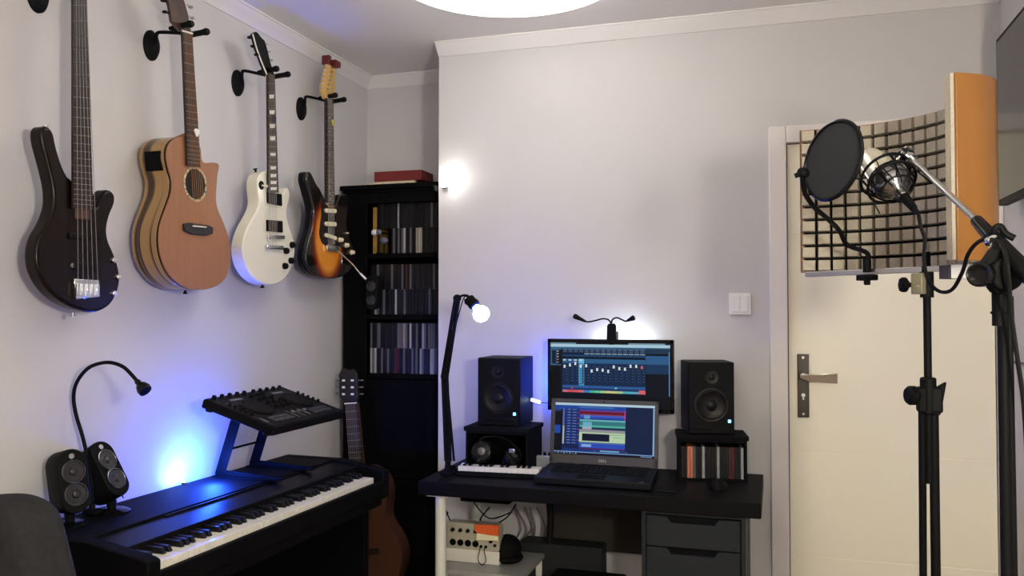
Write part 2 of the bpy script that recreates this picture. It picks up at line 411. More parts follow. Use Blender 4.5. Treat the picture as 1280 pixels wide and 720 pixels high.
b = N(); prism(b, face, (-.006,0,0)); sb_ = obj('soundboard', b, M_cedar, g, bevel=.0015, bang=60)
b = N(); prism(b, [p+Vector((-.0065,0,0)) for p in face], (-.004,0,0)); obj('binding', b, M_blk, g)
cc = sum(face, Vector())/len(face)
b = N(); prism(b, [p+Vector((-.0107,0,0)) for p in face], (-.094,0,0)); obj('sides', b, M_zebra, g, bevel=.004, bang=60, label='striped zebra-wood sides')
hc = onX(160+275/3.27, 150+262/3.27, X)
b = N(); lathe(b, hc+Vector((.0003,0,0)), (1,0,0), [(0,.057),(.0006,.057),(.0006,.049),(0,.049)], seg=48); bmesh.ops.delete(b, geom=[f for f in b.faces if len(f.verts) > 4], context='FACES_ONLY'); obj('rosette', b, mat('rosette', srgb(225, 205, 160), .4, col2=srgb(50,40,30), scale=130), g)
b = N(); lathe(b, hc+Vector((.0002,0,0)), (1,0,0), [(0,.049),(.0005,.049),(.0005,0)], seg=48); obj('sound_hole', b, mat('hole_dark', (.012,.008,.006,1), .9), g)
tl = onX(228.5,39,X+.012); tr = onX(240.5,42,X+.012); bl = onX(234.7,207,X+.010); br = onX(250.6,209,X+.010)
b = N(); prism(b, [tl,tr,br,bl], (-.008,0,0)); obj('fretboard', b, M_fret, g)
b = N(); frets(b, tl, tr, bl, br, 20, .0004); obj('fret', b, M_fretwire, g)
b = N(); e = Vector((-.0085,0,0)); k = .78; prism(b, [tl.lerp(tr,.25)+e, tr+e, tr.lerp(br,k)+e, tl.lerp(bl,k).lerp(tr.lerp(br,k),.25)+e], (-.012,0,0)); obj('neck', b, mat('cedar_neck', srgb(150, 98, 58), .4), g, bevel=.005)
b = N(); hi = tr.lerp(br,k)+e; lo = tl.lerp(bl,k)+e; mi = lo.lerp(hi,.35); prism(b, [mi, hi, Vector((hi.x-.07,hi.y,hi.z-.02)), Vector((mi.x-.07,mi.y,mi.z-.02))], (0,0,.022)); obj('neck_heel', b, MATS['cedar_neck'], g, bevel=.008)
b = N(); prism(b, [onX(a,c,X+.006) for a, c in ((227,39),(216,27),(213,8),(208,-10),(216,-16),(224,-12),(231,2),(235.5,18),(238,34),(240,41))], (-.014,0,0)); obj('headstock', b, mat('rosewood', srgb(70, 46, 34), .3, noise=.5, scale=60), g, bevel=.002)
b = N(); cyl(b, onX(228,38.5,X+.014), onX(240.5,42,X+.014), .0028); obj('nut', b, M_pearl, g)
for i in range(3):
    for s in (-1, 1):
        q = onX((211 if s < 0 else 236)-2.0*i, 17-14*i+(3 if s > 0 else 0), X-.004); b = N(); peg(b, q, (0,s,-.05), .022, .009); obj('tuning_peg', b, M_blkg if s < 0 else M_steel, g)
b = N(); prism(b, outline(C2, [(222,424),(240,419),(325,431),(342,440),(340,465),(310,474),(250,466),(225,452)], X+.0005, 1), (.008,0,0)); obj('bridge', b, mat('ebony', (.012,.01,.01,1), .4), g, bevel=.002)
b = N(); s0 = onX(160+265/3.27, 150+433/3.27, X+.010); s1 = onX(160+320/3.27, 150+438/3.27, X+.010); cyl(b, s0, s1, .002); obj('saddle', b, M_pearl, g)
b = N(); strings(b, (tl+tr)/2+Vector((.003,0,0)), (s0+s1)/2+Vector((.001,0,-.004)), 6, .034, .052, .0005); obj('string', b, mat('bronze_string', srgb(150,110,70), .35, .9), g)
# preamp on the upper side
f0 = onX(160+160/3.27, 150+124/3.27, X); f1 = onX(160+168/3.27, 150+205/3.27, X)
b = N(); prism(b, [(X-.022,f0.y-.006,f0.z),(X-.022,f1.y-.008,f1.z),(X-.083,f1.y-.008,f1.z),(X-.083,f0.y-.006,f0.z)], (0,.012,0)); obj('preamp_panel', b, M_blkm, g, bevel=.003)
p = onX(231.5, 363, X-.05); b = N(); lathe(b, p, (0,0,-1), [(0,.004),(.006,.004),(.008,.007),(.012,.007),(.012,0)], seg=14); obj('strap_button', b, M_blk, g)
p = onX(246, 165.5, X+.0165); b = N(); prism(b, [p+Vector((0,y,z)) for y, z in ((-.014,.004),(-.010,.010),(0,.0125),(.010,.010),(.014,.004),(.006,-.010),(0,-.015),(-.006,-.010))], (.0009,0,0)); tag(obj('plectrum', b, M_white), 'white plectrum tucked under the strings of the acoustic guitar', 'plectrum')
hanger(188, 57, 41, 233, 214, 250, X+.01, 'black wall hanger holding the acoustic guitar')

# --- white single-cut electric guitar
X = XL+.115
g = thing('electric_guitar', 'white single-cutaway electric guitar with black knobs', 'electric guitar', onX(330, 357, XL)+Vector((.08,0,0)))
C3 = (280, 200, 4.36)
M_lp = mat('aged_white_gloss', srgb(230, 226, 206), .18, coat=.6)
face = outline(C3, [(246,64),(220,62),(196,80),(184,115),(184,165),(190,215),(183,262),(160,312),(130,368),(108,430),(101,495),(112,560),(138,615),(175,655),(215,676),(255,682),(305,668),(348,628),(374,570),(386,505),(383,445),(366,385),(349,335),(342,292),(350,240),(360,200),(357,166),(346,152),(336,164),(326,177),(313,183),(300,172),(294,120),(272,75)], X, 4)
b = N(); prism(b, face, (-.050,0,0)); obj('body', b, M_lp, g, bevel=.005, seg=3, bang=60)
tl = onX(334.6,93,X+.013); tr = onX(343.5,93,X+.013); bl = onX(335.8,241,X+.011); br = onX(348.4,241,X+.011)
b = N(); prism(b, [tl,tr,br,bl], (-.007,0,0)); obj('fretboard', b, M_fret, g)
b = N(); e = Vector((-.0075,0,0)); prism(b, [tl.lerp(tr,.2)+e,tr+e,br+e,bl.lerp(br,.2)+e], (-.012,0,0)); obj('neck', b, M_lp, g, bevel=.005)
b = N(); frets(b, tl, tr, bl, br, 22, .0004); obj('fret', b, M_fretwire, g)
b = N()
for k in (3,5,7,9,12,15,17,19,21):
    t0 = fret_t(k,22); h = .0075 if k < 12 else .0055
    a = tl.lerp(bl, t0); c = tr.lerp(br, t0); d = (c-a); m1 = a+d*.18; m2 = a+d*.82
    prism(b, [m1+Vector((0,0,h)), m2+Vector((0,0,h)), m2+Vector((0,-.003,-h)), m1+Vector((0,.003,-h))], (.0008,0,0))
obj('inlay', b, M_pearl, g)
b = N(); prism(b, [onX(a,c,X+.006) for a, c in ((316.5,42.6),(320.6,39.5),(323.5,42),(327,47),(331,50.5),(334.5,62),(338.5,79),(343.5,94),(334.5,94),(328.5,80),(321.5,61))], (-.015,0,0)); hs = obj('headstock', b, M_blkg, g, bevel=.002)
b = N(); tube(b, [onX(a,c,X+.005) for a, c in ((316,42.6),(321,61),(328,80),(334,94))], .0028, smooth=3); obj('binding', b, M_lp, hs)
for i, q in enumerate(((316,49.5),(320,60.5),(324.5,71))):
    b = N(); peg(b, onX(q[0],q[1],X-.002), (0,-1,.1), .026, .0095); obj('tuning_peg', b, M_blkg, g)
for q in ((330,54),(333.5,63.5),(337,74)):
    b = N(); peg(b, onX(q[0],q[1],X-.002), (0,1,.1), .016, .006); obj('tuning_peg', b, M_steel, g)
for q in ([(230,175),(306,186),(308,251),(232,234)], [(228,326),(310,333),(312,396),(229,388)]):
    b = N(); prism(b, outline(C3, q, X+.0005, 1), (.009,0,0)); obj('pickup', b, M_blkm, g, bevel=.0025)
b = N(); prism(b, outline(C3, [(230,408),(318,412),(318,432),(232,430)], X+.0005, 1), (.012,0,0)); obj('bridge', b, M_chrome, g, bevel=.003)
b = N(); prism(b, outline(C3, [(222,460),(312,468),(312,490),(222,482)], X+.0005, 1), (.014,0,0)); obj('tailpiece', b, M_chrome, g, bevel=.004)
for (a, c) in ((366,463),(333,495),(360,548),(327,578)):
    p = onX(280+a/4.36, 200+c/4.36, X); b = N(); lathe(b, p, (1,0,0), [(0,.0125),(.008,.0125),(.014,.0105),(.015,.009),(.015,0)], seg=20); obj('knob', b, M_blk, g)
p = onX(280+203/4.36, 200+138/4.36, X); b = N(); lathe(b, p, (1,0,0), [(0,.016),(.002,.016),(.003,.006),(.003,0)], seg=24); t_ = obj('switch_plate', b, M_blk, g)
b = N(); cyl(b, p+Vector((.002,0,0)), p+Vector((.022,.008,-.004)), .003, .005); obj('toggle', b, M_cream, t_)
b = N(); strings(b, (tl+tr)/2+Vector((.003,0,0)), onX(280+268/4.36, 200+475/4.36, X+.015), 6, .034, .052, .0006); obj('string', b, M_string, g)
p = onX(319, 213, X-.025); b = N(); lathe(b, p+Vector((0,.004,-.006)), (0,-.3,1), [(0,.004),(.008,.004),(.010,.008),(.014,.008),(.014,0)], seg=14); obj('strap_button', b, M_blk, g)
p = onX(328, 356, X-.025); b = N(); lathe(b, p, (0,0,-1), [(0,.004),(.006,.004),(.008,.008),(.012,.008),(.012,0)], seg=14); obj('strap_button', b, M_blk, g)
p = onX(343.2, 149, X+.016); b = N(); prism(b, [p+Vector((0,y,z)) for y, z in ((-.012,.010),(0,.013),(.012,.010),(.008,-.006),(0,-.014),(-.008,-.006))], (.0009,0,0)); tag(obj('plectrum', b, mat('dark_blue_pick', (.01,.015,.05,1), .4)), 'dark plectrum tucked under the strings of the white guitar', 'plectrum')
hanger(296, 104, 89, 339, 320, 349, X+.01, 'black wall hanger holding the white guitar')

# --- sunburst electric guitar
X = XL+.110
o_ = onX(405, 347, XL)+Vector((.08,0,0))
g = thing('electric_guitar', 'sunburst electric guitar with black pickguard and cream pickups', 'electric guitar', o_)
C4 = (365, 200, 4.5)
face = outline(C4, [(191,246),(176,205),(160,165),(140,138),(122,100),(104,68),(88,72),(84,110),(95,160),(110,215),(122,268),(124,320),(115,385),(97,445),(82,510),(80,570),(98,618),(140,650),(200,664),(262,662),(310,640),(341,600),(350,545),(338,490),(322,440),(310,385),(306,330),(314,280),(322,230),(315,202),(295,192),(273,198),(262,225),(252,252),(236,258)], X, 4)
m = bpy.data.materials.new('sunburst_lacquer'); m.use_nodes = True; nt = m.node_tree; bs = nt.nodes['Principled BSDF']
tc = nt.nodes.new('ShaderNodeTexCoord'); mp = nt.nodes.new('ShaderNodeMapping'); cb = onX(365+205/4.5, 200+450/4.5, X)
mp.vector_type = 'POINT'; mp.inputs['Location'].default_value = (0, -(cb.y-o_.y)/.17, -(cb.z-o_.z)/.235); mp.inputs['Scale'].default_value = (0, 1/.17, 1/.235)
gr = nt.nodes.new('ShaderNodeTexGradient'); gr.gradient_type = 'SPHERICAL'; rp = nt.nodes.new('ShaderNodeValToRGB')
nt.links.new(tc.outputs['Object'], mp.inputs[0]); nt.links.new(mp.outputs[0], gr.inputs[0]); nt.links.new(gr.outputs['Fac'], rp.inputs[0])
rp.color_ramp.elements[0].position = .17; rp.color_ramp.elements[0].color = (.010,.008,.007,1)
rp.color_ramp.elements[1].position = .47; rp.color_ramp.elements[1].color = srgb(228, 146, 48)
e_ = rp.color_ramp.elements.new(.31); e_.color = srgb(120, 36, 12)
nt.links.new(rp.outputs[0], bs.inputs['Base Color']); bs.inputs['Roughness'].default_value = .15; bs.inputs['Coat Weight'].default_value = .6
b = N(); prism(b, face, (-.012,0,0)); obj('body_top', b, m, g, bevel=.005, seg=3, bang=60, label='sunburst body front')
b = N(); prism(b, [p+Vector((-.0121,0,0)) for p in face], (-.032,0,0)); obj('body', b, M_blkg, g, bevel=.006, seg=3, bang=60, label='glossy black sides')
b = N(); prism(b, outline(C4, [(166,192),(180,222),(192,256),(238,264),(270,262),(300,268),(308,300),(302,345),(306,395),(320,445),(342,500),(343,530),(325,535),(292,502),(252,484),(200,486),(170,468),(153,420),(157,360),(164,300),(162,240)], X+.0004, 3), (.0022,0,0)); obj('pickguard', b, mat('tortoise_black', (.02,.013,.012,1), .25), g, label='black pickguard')
for q in ([(184,273),(242,276),(247,288),(242,300),(186,297),(180,285)], [(184,347),(242,350),(247,362),(242,374),(186,371),(180,359)], [(186,411),(244,430),(249,440),(243,451),(184,433),(180,422)]):
    b = N(); prism(b, outline(C4, q, X+.0026, 1), (.006,0,0)); obj('pickup', b, M_cream, g, bevel=.002)
for (a, c) in ((268,450),(302,480),(333,520)):
    p = onX(365+a/4.5, 200+c/4.5, X+.002); b = N(); lathe(b, p, (1,0,0), [(0,.0115),(.006,.0095),(.015,.0085),(.016,.007),(.016,0)], seg=20); obj('knob', b, M_cream, g)
b = N(); prism(b, outline(C4, [(186,478),(256,484),(256,518),(188,512)], X+.0005, 1), (.011,0,0)); br_ = obj('bridge', b, M_chrome, g, bevel=.002)
p0 = onX(365+285/4.5, 200+555/4.5, X)
b = N(); prism(b, [p0+Vector((.0005,y,z)) for y, z in rrect(0,-.002,.026,.056,.012)], (.004,0,0)); obj('jack_plate', b, M_chrome, g, bevel=.001)
ta = onX(365+258/4.5, 200+510/4.5, X+.012); tb = dep(456, 347.5, (ta-EYE).dot(FW)-.03)
b = N(); tube(b, [ta, ta.lerp(tb,.45)+Vector((.012,0,-.006)), ta.lerp(tb,.8), tb], .0028, smooth=5); wb = obj('tremolo_arm', b, M_chrome, g)
b = N(); cyl(b, ta.lerp(tb,.84), tb+(tb-ta)*.04, .0042, .0050); obj('tip', b, M_white, wb)
p = onX(365+301/4.5, 200+411/4.5, X+.002); b = N(); cyl(b, p, p+Vector((.014,.003,0)), .002, .004); obj('switch', b, M_cream, g)
tl = onX(406.8,123,X+.012); tr = onX(416.6,123,X+.012); bl = onX(407,253,X+.010); br = onX(418.4,254,X+.010)
b = N(); prism(b, [tl,tr,br,bl], (-.006,0,0)); obj('fretboard', b, M_fret, g)
b = N(); e = Vector((-.0065,0,0)); prism(b, [tl.lerp(tr,.3)+e,tr+e,br+e,bl.lerp(br,.3)+e], (-.010,0,0)); obj('neck', b, M_neckwood, g, bevel=.005)
b = N(); frets(b, tl, tr, bl, br, 22, .0004); obj('fret', b, M_fretwire, g)
b = N()
for k in (3,5,7,9,15,17,19,21): p = (tl.lerp(bl,fret_t(k,22))+tr.lerp(br,fret_t(k,22)))/2; cyl(b, p, p+Vector((.0006,0,0)), .003, seg=10)
obj('inlay', b, M_pearl, g)
b = N(); prism(b, crom([onX(a,c,X+.004) for a, c in ((406.8,124),(402.8,112),(403.5,105),(406,93),(408.5,82),(411,78.5),(415,78),(419.5,80.5),(420.5,87),(419,96),(419,106),(417.5,117),(416.8,124))],2,True), (-.014,0,0)); hs = obj('headstock', b, M_neckwood, g, bevel=.002, label='pale maple headstock')
for i in range(6):
    a = onX(404.2+i*1.1, 112-i*5.4, X-.002); b = N(); peg(b, a, (0,-1,.15), .022, .0075); obj('tuning_peg', b, M_steel, g)
    a = onX(408.5+i*1.15, 111-i*5.3, X+.004); b = N(); cyl(b, a, a+Vector((.012,0,0)), .003, seg=10); obj('string_post', b, M_steel, g)
b = N(); strings(b, (tl+tr)/2+Vector((.003,0,0)), onX(365+222/4.5, 200+498/4.5, X+.013), 6, .034, .052, .0006); obj('string', b, M_string, g)
p = onX(416.5, 153.5, X+.016); b = N(); prism(b, [p+Vector((0,y,z)) for y, z in ((-.014,.010),(0,.013),(.014,.010),(.009,-.008),(0,-.015),(-.009,-.008))], (.0009,0,0)); tag(obj('plectrum', b, mat('yellow_pick', srgb(205,185,70), .4)), 'yellow plectrum tucked under the strings of the sunburst guitar', 'plectrum')
# red clip-on tuner on the headstock
M_red = mat('dark_red_plastic', srgb(92, 22, 20), .35)
ct = thing('clip_tuner', 'dark red clip-on tuner on top of the sunburst guitar headstock', 'clip tuner', onX(415,82,X+.004))
p = onX(411.5, 75, X+.006); b = N(); box(b, (p.x-.03, p.y-.012, p.z-.020), (p.x+.006, p.y+.010, p.z+.020)); obj('clip', b, M_red, ct, bevel=.004)
p = onX(420, 79.5, X+.02); b = N(); box(b, (p.x-.016, p.y-.020, p.z-.015), (p.x+.012, p.y+.024, p.z+.013)); obj('display_head', b, M_red, ct, bevel=.005)
hanger(375.5, 136, 121, 412, 397, 424, X+.01, 'black wall hanger holding the sunburst guitar')

# ============================================================ DIGITAL PIANO along the left wall
PT = .78; PL = 1.262; PO = Vector((-1.9075, 1.70, 0)); PR = -math.radians(1.5)
M_piano = mat('piano_black', (.004,.004,.0045,1), .6, spec=.05, noise=.2, scale=6, stretch=(12,1,12))
pn = thing('digital_piano', 'black digital piano with an open keyboard against the left wall', 'piano', PO, PR)
def pb_(name, lo, hi, m=M_piano, bev=.003, par=None, label=None):
    b = N(); box(b, lo, hi); return obj(name, b, m, pn if par is None else par, bevel=bev, local=True, label=label)
cheek = [(0,.56),(0,PT),(.262,PT),(.30,.774),(.44,.752),(.455,.745),(.455,.645),(.40,.625),(.36,.60)]
for y0, y1 in ((0,.045),(PL-.045,PL)):
    b = N(); prism(b, [(x, y0, z) for x, z in cheek], (0,y1-y0,0)); obj('side_cheek', b, M_piano, pn, bevel=.004, local=True)
    b = N(); box(b, (.02,y0+.005,.03), (.37,y1-.005,.60)); obj('side_panel', b, M_piano, pn, bevel=.003, local=True)
    b = N(); box(b, (.0,y0,0), (.43,y1,.04)); obj('foot', b, M_piano, pn, bevel=.006, local=True)
pb_('top_board', (-.0,.045,PT-.022), (.235,PL-.045,PT-.0005))
b = N(); prism(b, [(x,.045,z) for x, z in ((.10,.70),(.236,.70),(.236,.772),(.262,.7700),(.338,.7590),(.338,.735),(.318,.735),(.318,.70))], (0,PL-.09,0)); obj('control_panel', b, mat('panel_gloss_black', (.004,.004,.005,1), .4, spec=.12), pn, bevel=.002, local=True)
b = N(); box(b, (.238,.30,.7705), (.246,.98,.7765)); obj('music_ledge', b, M_blk, pn, bevel=.001, local=True)
pb_('key_bed', (.02,.045,.62), (.446,PL-.045,.69)); pb_('key_slip', (.434,.045,.655), (.452,PL-.045,.712))
pb_('rear_panel', (.03,.045,.22), (.05,PL-.045,.60)); pb_('pedal_bar', (.06,.045,.06), (.16,PL-.045,.14))
for k in (-1,0,1): pb_('pedal', (.15,PL/2+k*.06-.012,.05), (.25,PL/2+k*.06+.012,.058), MATS['chrome'])
K0, K1, NW = .058, 1.178, 50
kw = (K1-K0)/NW
b = N(); box(b, (.300,K0+.0004,.700), (.432,K0+kw-.0006,.7300)); wk = obj('white_key', b, mat('key_ivory', srgb(236,232,214), .25, coat=.2), pn, bevel=.0012, local=True, smooth=0)
for i in range(1, NW):
    c = wk.copy(); COL.objects.link(c); c.location.y += i*kw
b = N(); prism(b, [(.302,0,.7285),(.302,0,.7475),(.386,0,.7455),(.396,0,.7285)], (0,kw*.60,0)); bk = None
pat = (0,1,3,4,5)        # black keys after these white keys of the octave (C D . F G A)
for i in range(NW-1):
    if (i+5) % 7 in pat:
        if bk is None:
            bk = obj('black_key', b, mat('black_key_satin', (.004,.004,.0045,1), .4, spec=.3), pn, bevel=.0012, local=True, smooth=0); bk.location.y = K0+(i+1)*kw-kw*.26
        else:
            c = bk.copy(); COL.objects.link(c); c.location.y = K0+(i+1)*kw-kw*.26
b = N()
for k, (a0, a1) in enumerate(((.0,.014),(.017,.022),(.025,.030),(.034,.044))): box(b, (.275, .20+a0, .7655), (.279, .20+a1, .7665))
obj('small_emblem', b, M_steel, pn, local=True)
# blue LED puck behind on the top board, shining up the wall
pk = onZ(233, 605, PT); pk = Vector((-1.885, pk.y, PT))
q = thing('led_puck', 'small blazing blue-white LED uplight at the wall on top of the piano', 'lamp', pk)
b = N(); lathe(b, pk, (0,0,1), [(0,.008),(.004,.008),(.005,.007),(.005,0)], seg=20); obj('body', b, M_blk, q)
b = N(); lathe(b, pk+Vector((0,0,.0052)), (0,0,1), [(0,.006),(.002,.005),(.003,0)], seg=20); obj('lens', b, emis('blue_led', (.25,.45,1,1), 12), q)
put_light('led_beam', 'POINT', pk+Vector((.070,.06,.050)), (.018,.085,1.0), BLUE_PUCK_W, .03, parent=q)
put_light('led_upbeam', 'SPOT', pk+Vector((.045,.08,.03)), (.05,.10,1.0), 22.0, .01, rot=(.075,.42,1.70), spot=math.radians(22), blend=1.0, parent=q)
put_light('led_core', 'SPOT', pk+Vector((.030,-.005,.008)), (.4,.7,1.0), 1.0, .02, rot=(-.9,0,.30), spot=math.radians(125), blend=.8, parent=q)

# DJ controller on a folding stand
A = onX(249, 497, -1.78)
D = Vector((-1.50, 2.293, .991)); Cc = Vector((-1.50, 2.745, .995)); Aa = Vector((-1.765, 2.293, 1.072))
ex = (D-Aa).normalized(); ey = Vector((0,1,0)); ez = ex.cross(ey).normalized()
MT = Matrix((ex, ey, ez)).transposed().to_4x4(); MT.translation = Aa
LX = (D-Aa).length; LY = .452
dj = thing('dj_controller', 'black DJ controller with knobs and jog wheels tilted on the laptop stand', 'DJ controller', None, M=MT)
b = N(); box(b, (0,0,-.030), (LX,LY,0)); obj('body', b, M_blkm, dj, bevel=.005, local=True)
M_pad = mat('grey_pad', srgb(54,56,62), .5); M_djp = mat('dj_face', (.006,.006,.007,1), .55, spec=.15); M_lab = mat('pale_print', srgb(118,120,124), .5)
b = N(); box(b, (.006,.006,0), (LX-.006,LY-.006,.0016)); obj('face_plate', b, M_djp, dj, local=True)
for cy in (.105, LY-.105):
    b = N(); lathe(b, (.135,cy,.0016), (0,0,1), [(0,.060),(.006,.060),(.009,.055),(.0092,.052),(.0075,.05),(.0075,0)], seg=40); jw = obj('jog_wheel', b, M_blk, dj, local=True)
    b = N(); lathe(b, (.135,cy,.0142), (0,0,1), [(0,.022),(.001,.022),(.001,0)], seg=30); obj('jog_cap', b, M_steel, jw) if False else b.free()
    for i in range(4):
        for j in range(2):
            b = N(); box(b, (.212+j*.021, cy-.055+i*.028, .0016), (.229+j*.021, cy-.032+i*.028, .0065)); obj('pad', b, M_pad, dj, bevel=.001, local=True)
    b = N(); box(b, (.040,cy-.025,.0017), (.052,cy+.040,.0022)); box(b, (.066,cy-.072,.0017), (.078,cy-.058,.0022)); box(b, (.10,cy-.085,.0017), (.108,cy-.072,.0022)); box(b, (.205,cy-.085,.0017), (.240,cy-.078,.0022)); obj('printed_panel', b, M_lab, dj, local=True)
for i in range(10):
    b = N(); lathe(b, (.018, .03+i*.0405+(.012 if i > 4 else 0), .0016), (0,0,1), [(0,.008),(.012,.0065),(.013,.005),(.013,0)], seg=14); obj('knob', b, M_blk, dj, local=True)
for i in range(4):
    for j in range(3):
        b = N(); lathe(b, (.05+i*.034, LY/2-.034+j*.034, .0016), (0,0,1), [(0,.0085),(.013,.007),(.014,.0055),(.014,0)], seg=14); obj('knob', b, M_blk, dj, local=True)
for cy in (.105, LY-.105):
    for i in range(5):
        b = N(); x_, y_ = .085+.022*i, cy+(.082 if cy > .2 else -.082); lathe(b, (x_, y_, .0016), (0,0,1), [(0,.006),(.010,.005),(.011,.004),(.011,0)], seg=12); obj('knob', b, M_blk, dj, local=True)
for y in (LY/2-.035, LY/2, LY/2+.035):
    b = N(); box(b, (.19,y-.0015,.0017), (.25,y+.0015,.0024)); box(b, (.215,y-.008,.0017), (.224,y+.008,.012)); obj('fader', b, M_lab if False else M_steel, dj, bevel=.001, local=True)
for cx, cy in ((.245,.02),(.245,.43),(.02,.02),(.02,.43)):
    b = N(); cyl(b, (cx,cy,-.038), (cx,cy,-.029), .012); obj('rubber_foot', b, M_rub, dj, local=True)
# stand
st = thing('laptop_stand', 'black metal laptop stand on the piano holding up the DJ controller', 'stand', (-1.75, 2.64, PT))
def thick_strip(bm, pts, wy, th):
    """flat bar bent in the x-z plane"""
    for a, c in zip(pts, pts[1:]):
        a = Vector(a); c = Vector(c); d = (c-a).normalized(); n = Vector((-d.z,0,d.x))*th/2; e = d*th/2*0.6
        prism(bm, [a-e+n, c+e+n, c+e-n, a-e-n], (0,wy,0))
bot = lambda x: Aa.z-.040+(x-Aa.x)*ex.z/ex.x
for y in (2.50, 2.70):
    b = N(); thick_strip(b, [(-1.60,y,PT+.005),(-1.862,y,PT+.005),(-1.800,y,1.035),(-1.770,y,bot(-1.770)+.008)], .005, .024) if False else None
    prism(b, [(-1.60,y,PT+.0005),(-1.60,y,PT+.008),(-1.828,y,PT+.022),(-1.752,y,bot(-1.752)),(-1.790,y,bot(-1.790)),(-1.872,y,PT+.012),(-1.872,y,PT+.0005)], (0,.004,0))
    prism(b, [(-1.60,y-.022,PT+.0006),(-1.60,y+.022,PT+.0006),(-1.872,y+.022,PT+.0006),(-1.872,y-.022,PT+.0006)], (0,0,.003))
    box(b, (-1.790,y-.010,-0.002+bot(-1.790)-.004), (-1.786,y+.010,bot(-1.790)))
    obj('side_frame', b, mat('stand_black', (.002,.002,.002,1), .6, spec=.06), st, bevel=.001)
    b = N(); prism(b, [(-1.795,y-.010,bot(-1.795)-.002),(-1.53,y-.010,bot(-1.53)-.002),(-1.53,y-.010,bot(-1.53)+.0018),(-1.795,y-.010,bot(-1.795)+.0018)], (0,.022,0)); obj('support_arm', b, M_blkm, st)
b = N(); cyl(b, (-1.835,2.502,PT+.09), (-1.835,2.706,PT+.09), .004); obj('cross_bar', b, M_blkm, st)

# two small satellite speakers and the gooseneck lamp
def satellite(loc, nrm, lean, label, spin=0.0):
    n = Vector(nrm); rz = math.atan2(n.y, n.x)
    T = Matrix.Translation(Vector(loc)) @ Matrix.Rotation(rz, 4, 'Z')
    t = thing('desktop_speaker', label, 'speaker', None, M=T)
    L = Matrix.Translation(Vector((0,0,.030))) @ Matrix.Rotation(-lean, 4, 'Y') @ Matrix.Rotation(spin, 4, 'X')
    H = .172; W = .080
    b = N()
    secs = [(-.045,.80),(-.030,.92),(.035,1.0),(.045,.96)]
    rings = []
    for x, k in secs: rings.append([b.verts.new(L @ Vector((x, yy*k, H/2+zz*(1-(1-k)*.5)))) for yy, zz in rrect(0,0,W,H,.0385,8)])
    for a_, c_ in zip(rings, rings[1:]):
        for i in range(len(a_)): j = (i+1) % len(a_); b.faces.new((a_[i],a_[j],c_[j],c_[i]))
    b.faces.new(rings[0][::-1]); b.faces.new(rings[-1])
    obj('cabinet', b, M_blk, t, bevel=.002, local=True)
    for z in (.052, .112):
        b = N(); lathe(b, L @ Vector((.0452,0,z)), L.to_3x3() @ Vector((1,0,0)), [(0,.031),(.003,.031),(.0035,.028),(-.002+.003,.026),(.0015,.0255),(.001,.012),(.006,.008),(.008,0)], seg=32)
        dr = obj('driver', b, mat('driver_cone', (.05,.05,.053,1), .28, .6), t, local=True)
        b = N(); P = [L @ Vector((.0482, .029*math.cos(a*math.pi/16), z+.029*math.sin(a*math.pi/16))) for a in range(32)]; tube(b, P, .0016, seg=6, smooth=1, closed=True); obj('trim_ring', b, mat('dark_chrome', (.25,.25,.26,1), .2, 1), dr, local=False) if False else obj('trim_ring', b, mat('dark_chrome', (.25,.25,.26,1), .2, 1), t, local=True)
    b = N(); P = L @ Vector((.046,0,.153)); lathe(b, P, L.to_3x3() @ Vector((1,0,0)), [(0,.007),(.001,.007),(.001,0)], seg=16); obj('round_emblem', b, M_steel, t, local=True)
    b = N(); cyl(b, (-.005,0,.006), L @ Vector((-.005,0,.004)), .012, .014); obj('stem', b, M_blk, t, local=True)
    b = N(); lathe(b, (0,0,0), (0,0,1), [(0,.052),(.005,.052),(.010,.040),(.010,0)], seg=32, sx=.8); obj('base', b, M_blkg, t, local=True)
    return t
satellite((-1.815,1.815,PT), (.93,-.36,0), .17, 'small two-driver speaker standing straight, left of the two on the piano', spin=.06)
satellite((-1.820,1.972,PT), (.985,-.06,0), .50, 'small two-driver speaker leaning back, right of the two on the piano', spin=.10)
gz = 2.40
gl = thing('gooseneck_lamp', 'thin black gooseneck lamp curving above the speakers on the piano', 'lamp', dep(115, 640, gz))
P = [dep(a, c, d) for a, c, d in ((115,638,2.385),(115.5,612,2.385),(111,580,2.385),(103,545,2.38),(95,518,2.375),(92,495,2.37),(97,476,2.365),(112,459,2.35),(134,453,2.33),(153,458,2.31),(166,470,2.30),(173,479,2.295))]
b = N(); tube(b, P, .0052, smooth=5); obj('flexible_arm', b, M_blk, gl)
b = N(); d = (dep(183,490,2.28)-dep(170,475,2.295)).normalized(); lathe(b, dep(170,475,2.295), d, [(0,.005),(.006,.008),(.016,.008),(.022,.014),(.036,.019),(.046,.0175),(.046,0)], seg=20); obj('lamp_head', b, M_blkg, gl)
bz = dep(115,638,2.385); b = N(); cyl(b, (bz.x,bz.y,PT+.006), (bz.x,bz.y,bz.z+.02), .0095, .0085); box(b, (bz.x-.02,bz.y-.016,PT+.0005), (bz.x+.03,bz.y+.016,PT+.014)); obj('clip_base', b, M_blk, gl, bevel=.002)
b = N(); p = onZ(135,640,PT); tube(b, [(bz.x+.01,bz.y+.01,PT+.05),(bz.x+.02,bz.y+.06,PT+.075),(bz.x+.0,bz.y+.12,PT+.02)], .0018); tag(obj('speaker_cable', b, M_rub), 'thin black cable between the gooseneck lamp and the leaning speaker', 'cable')

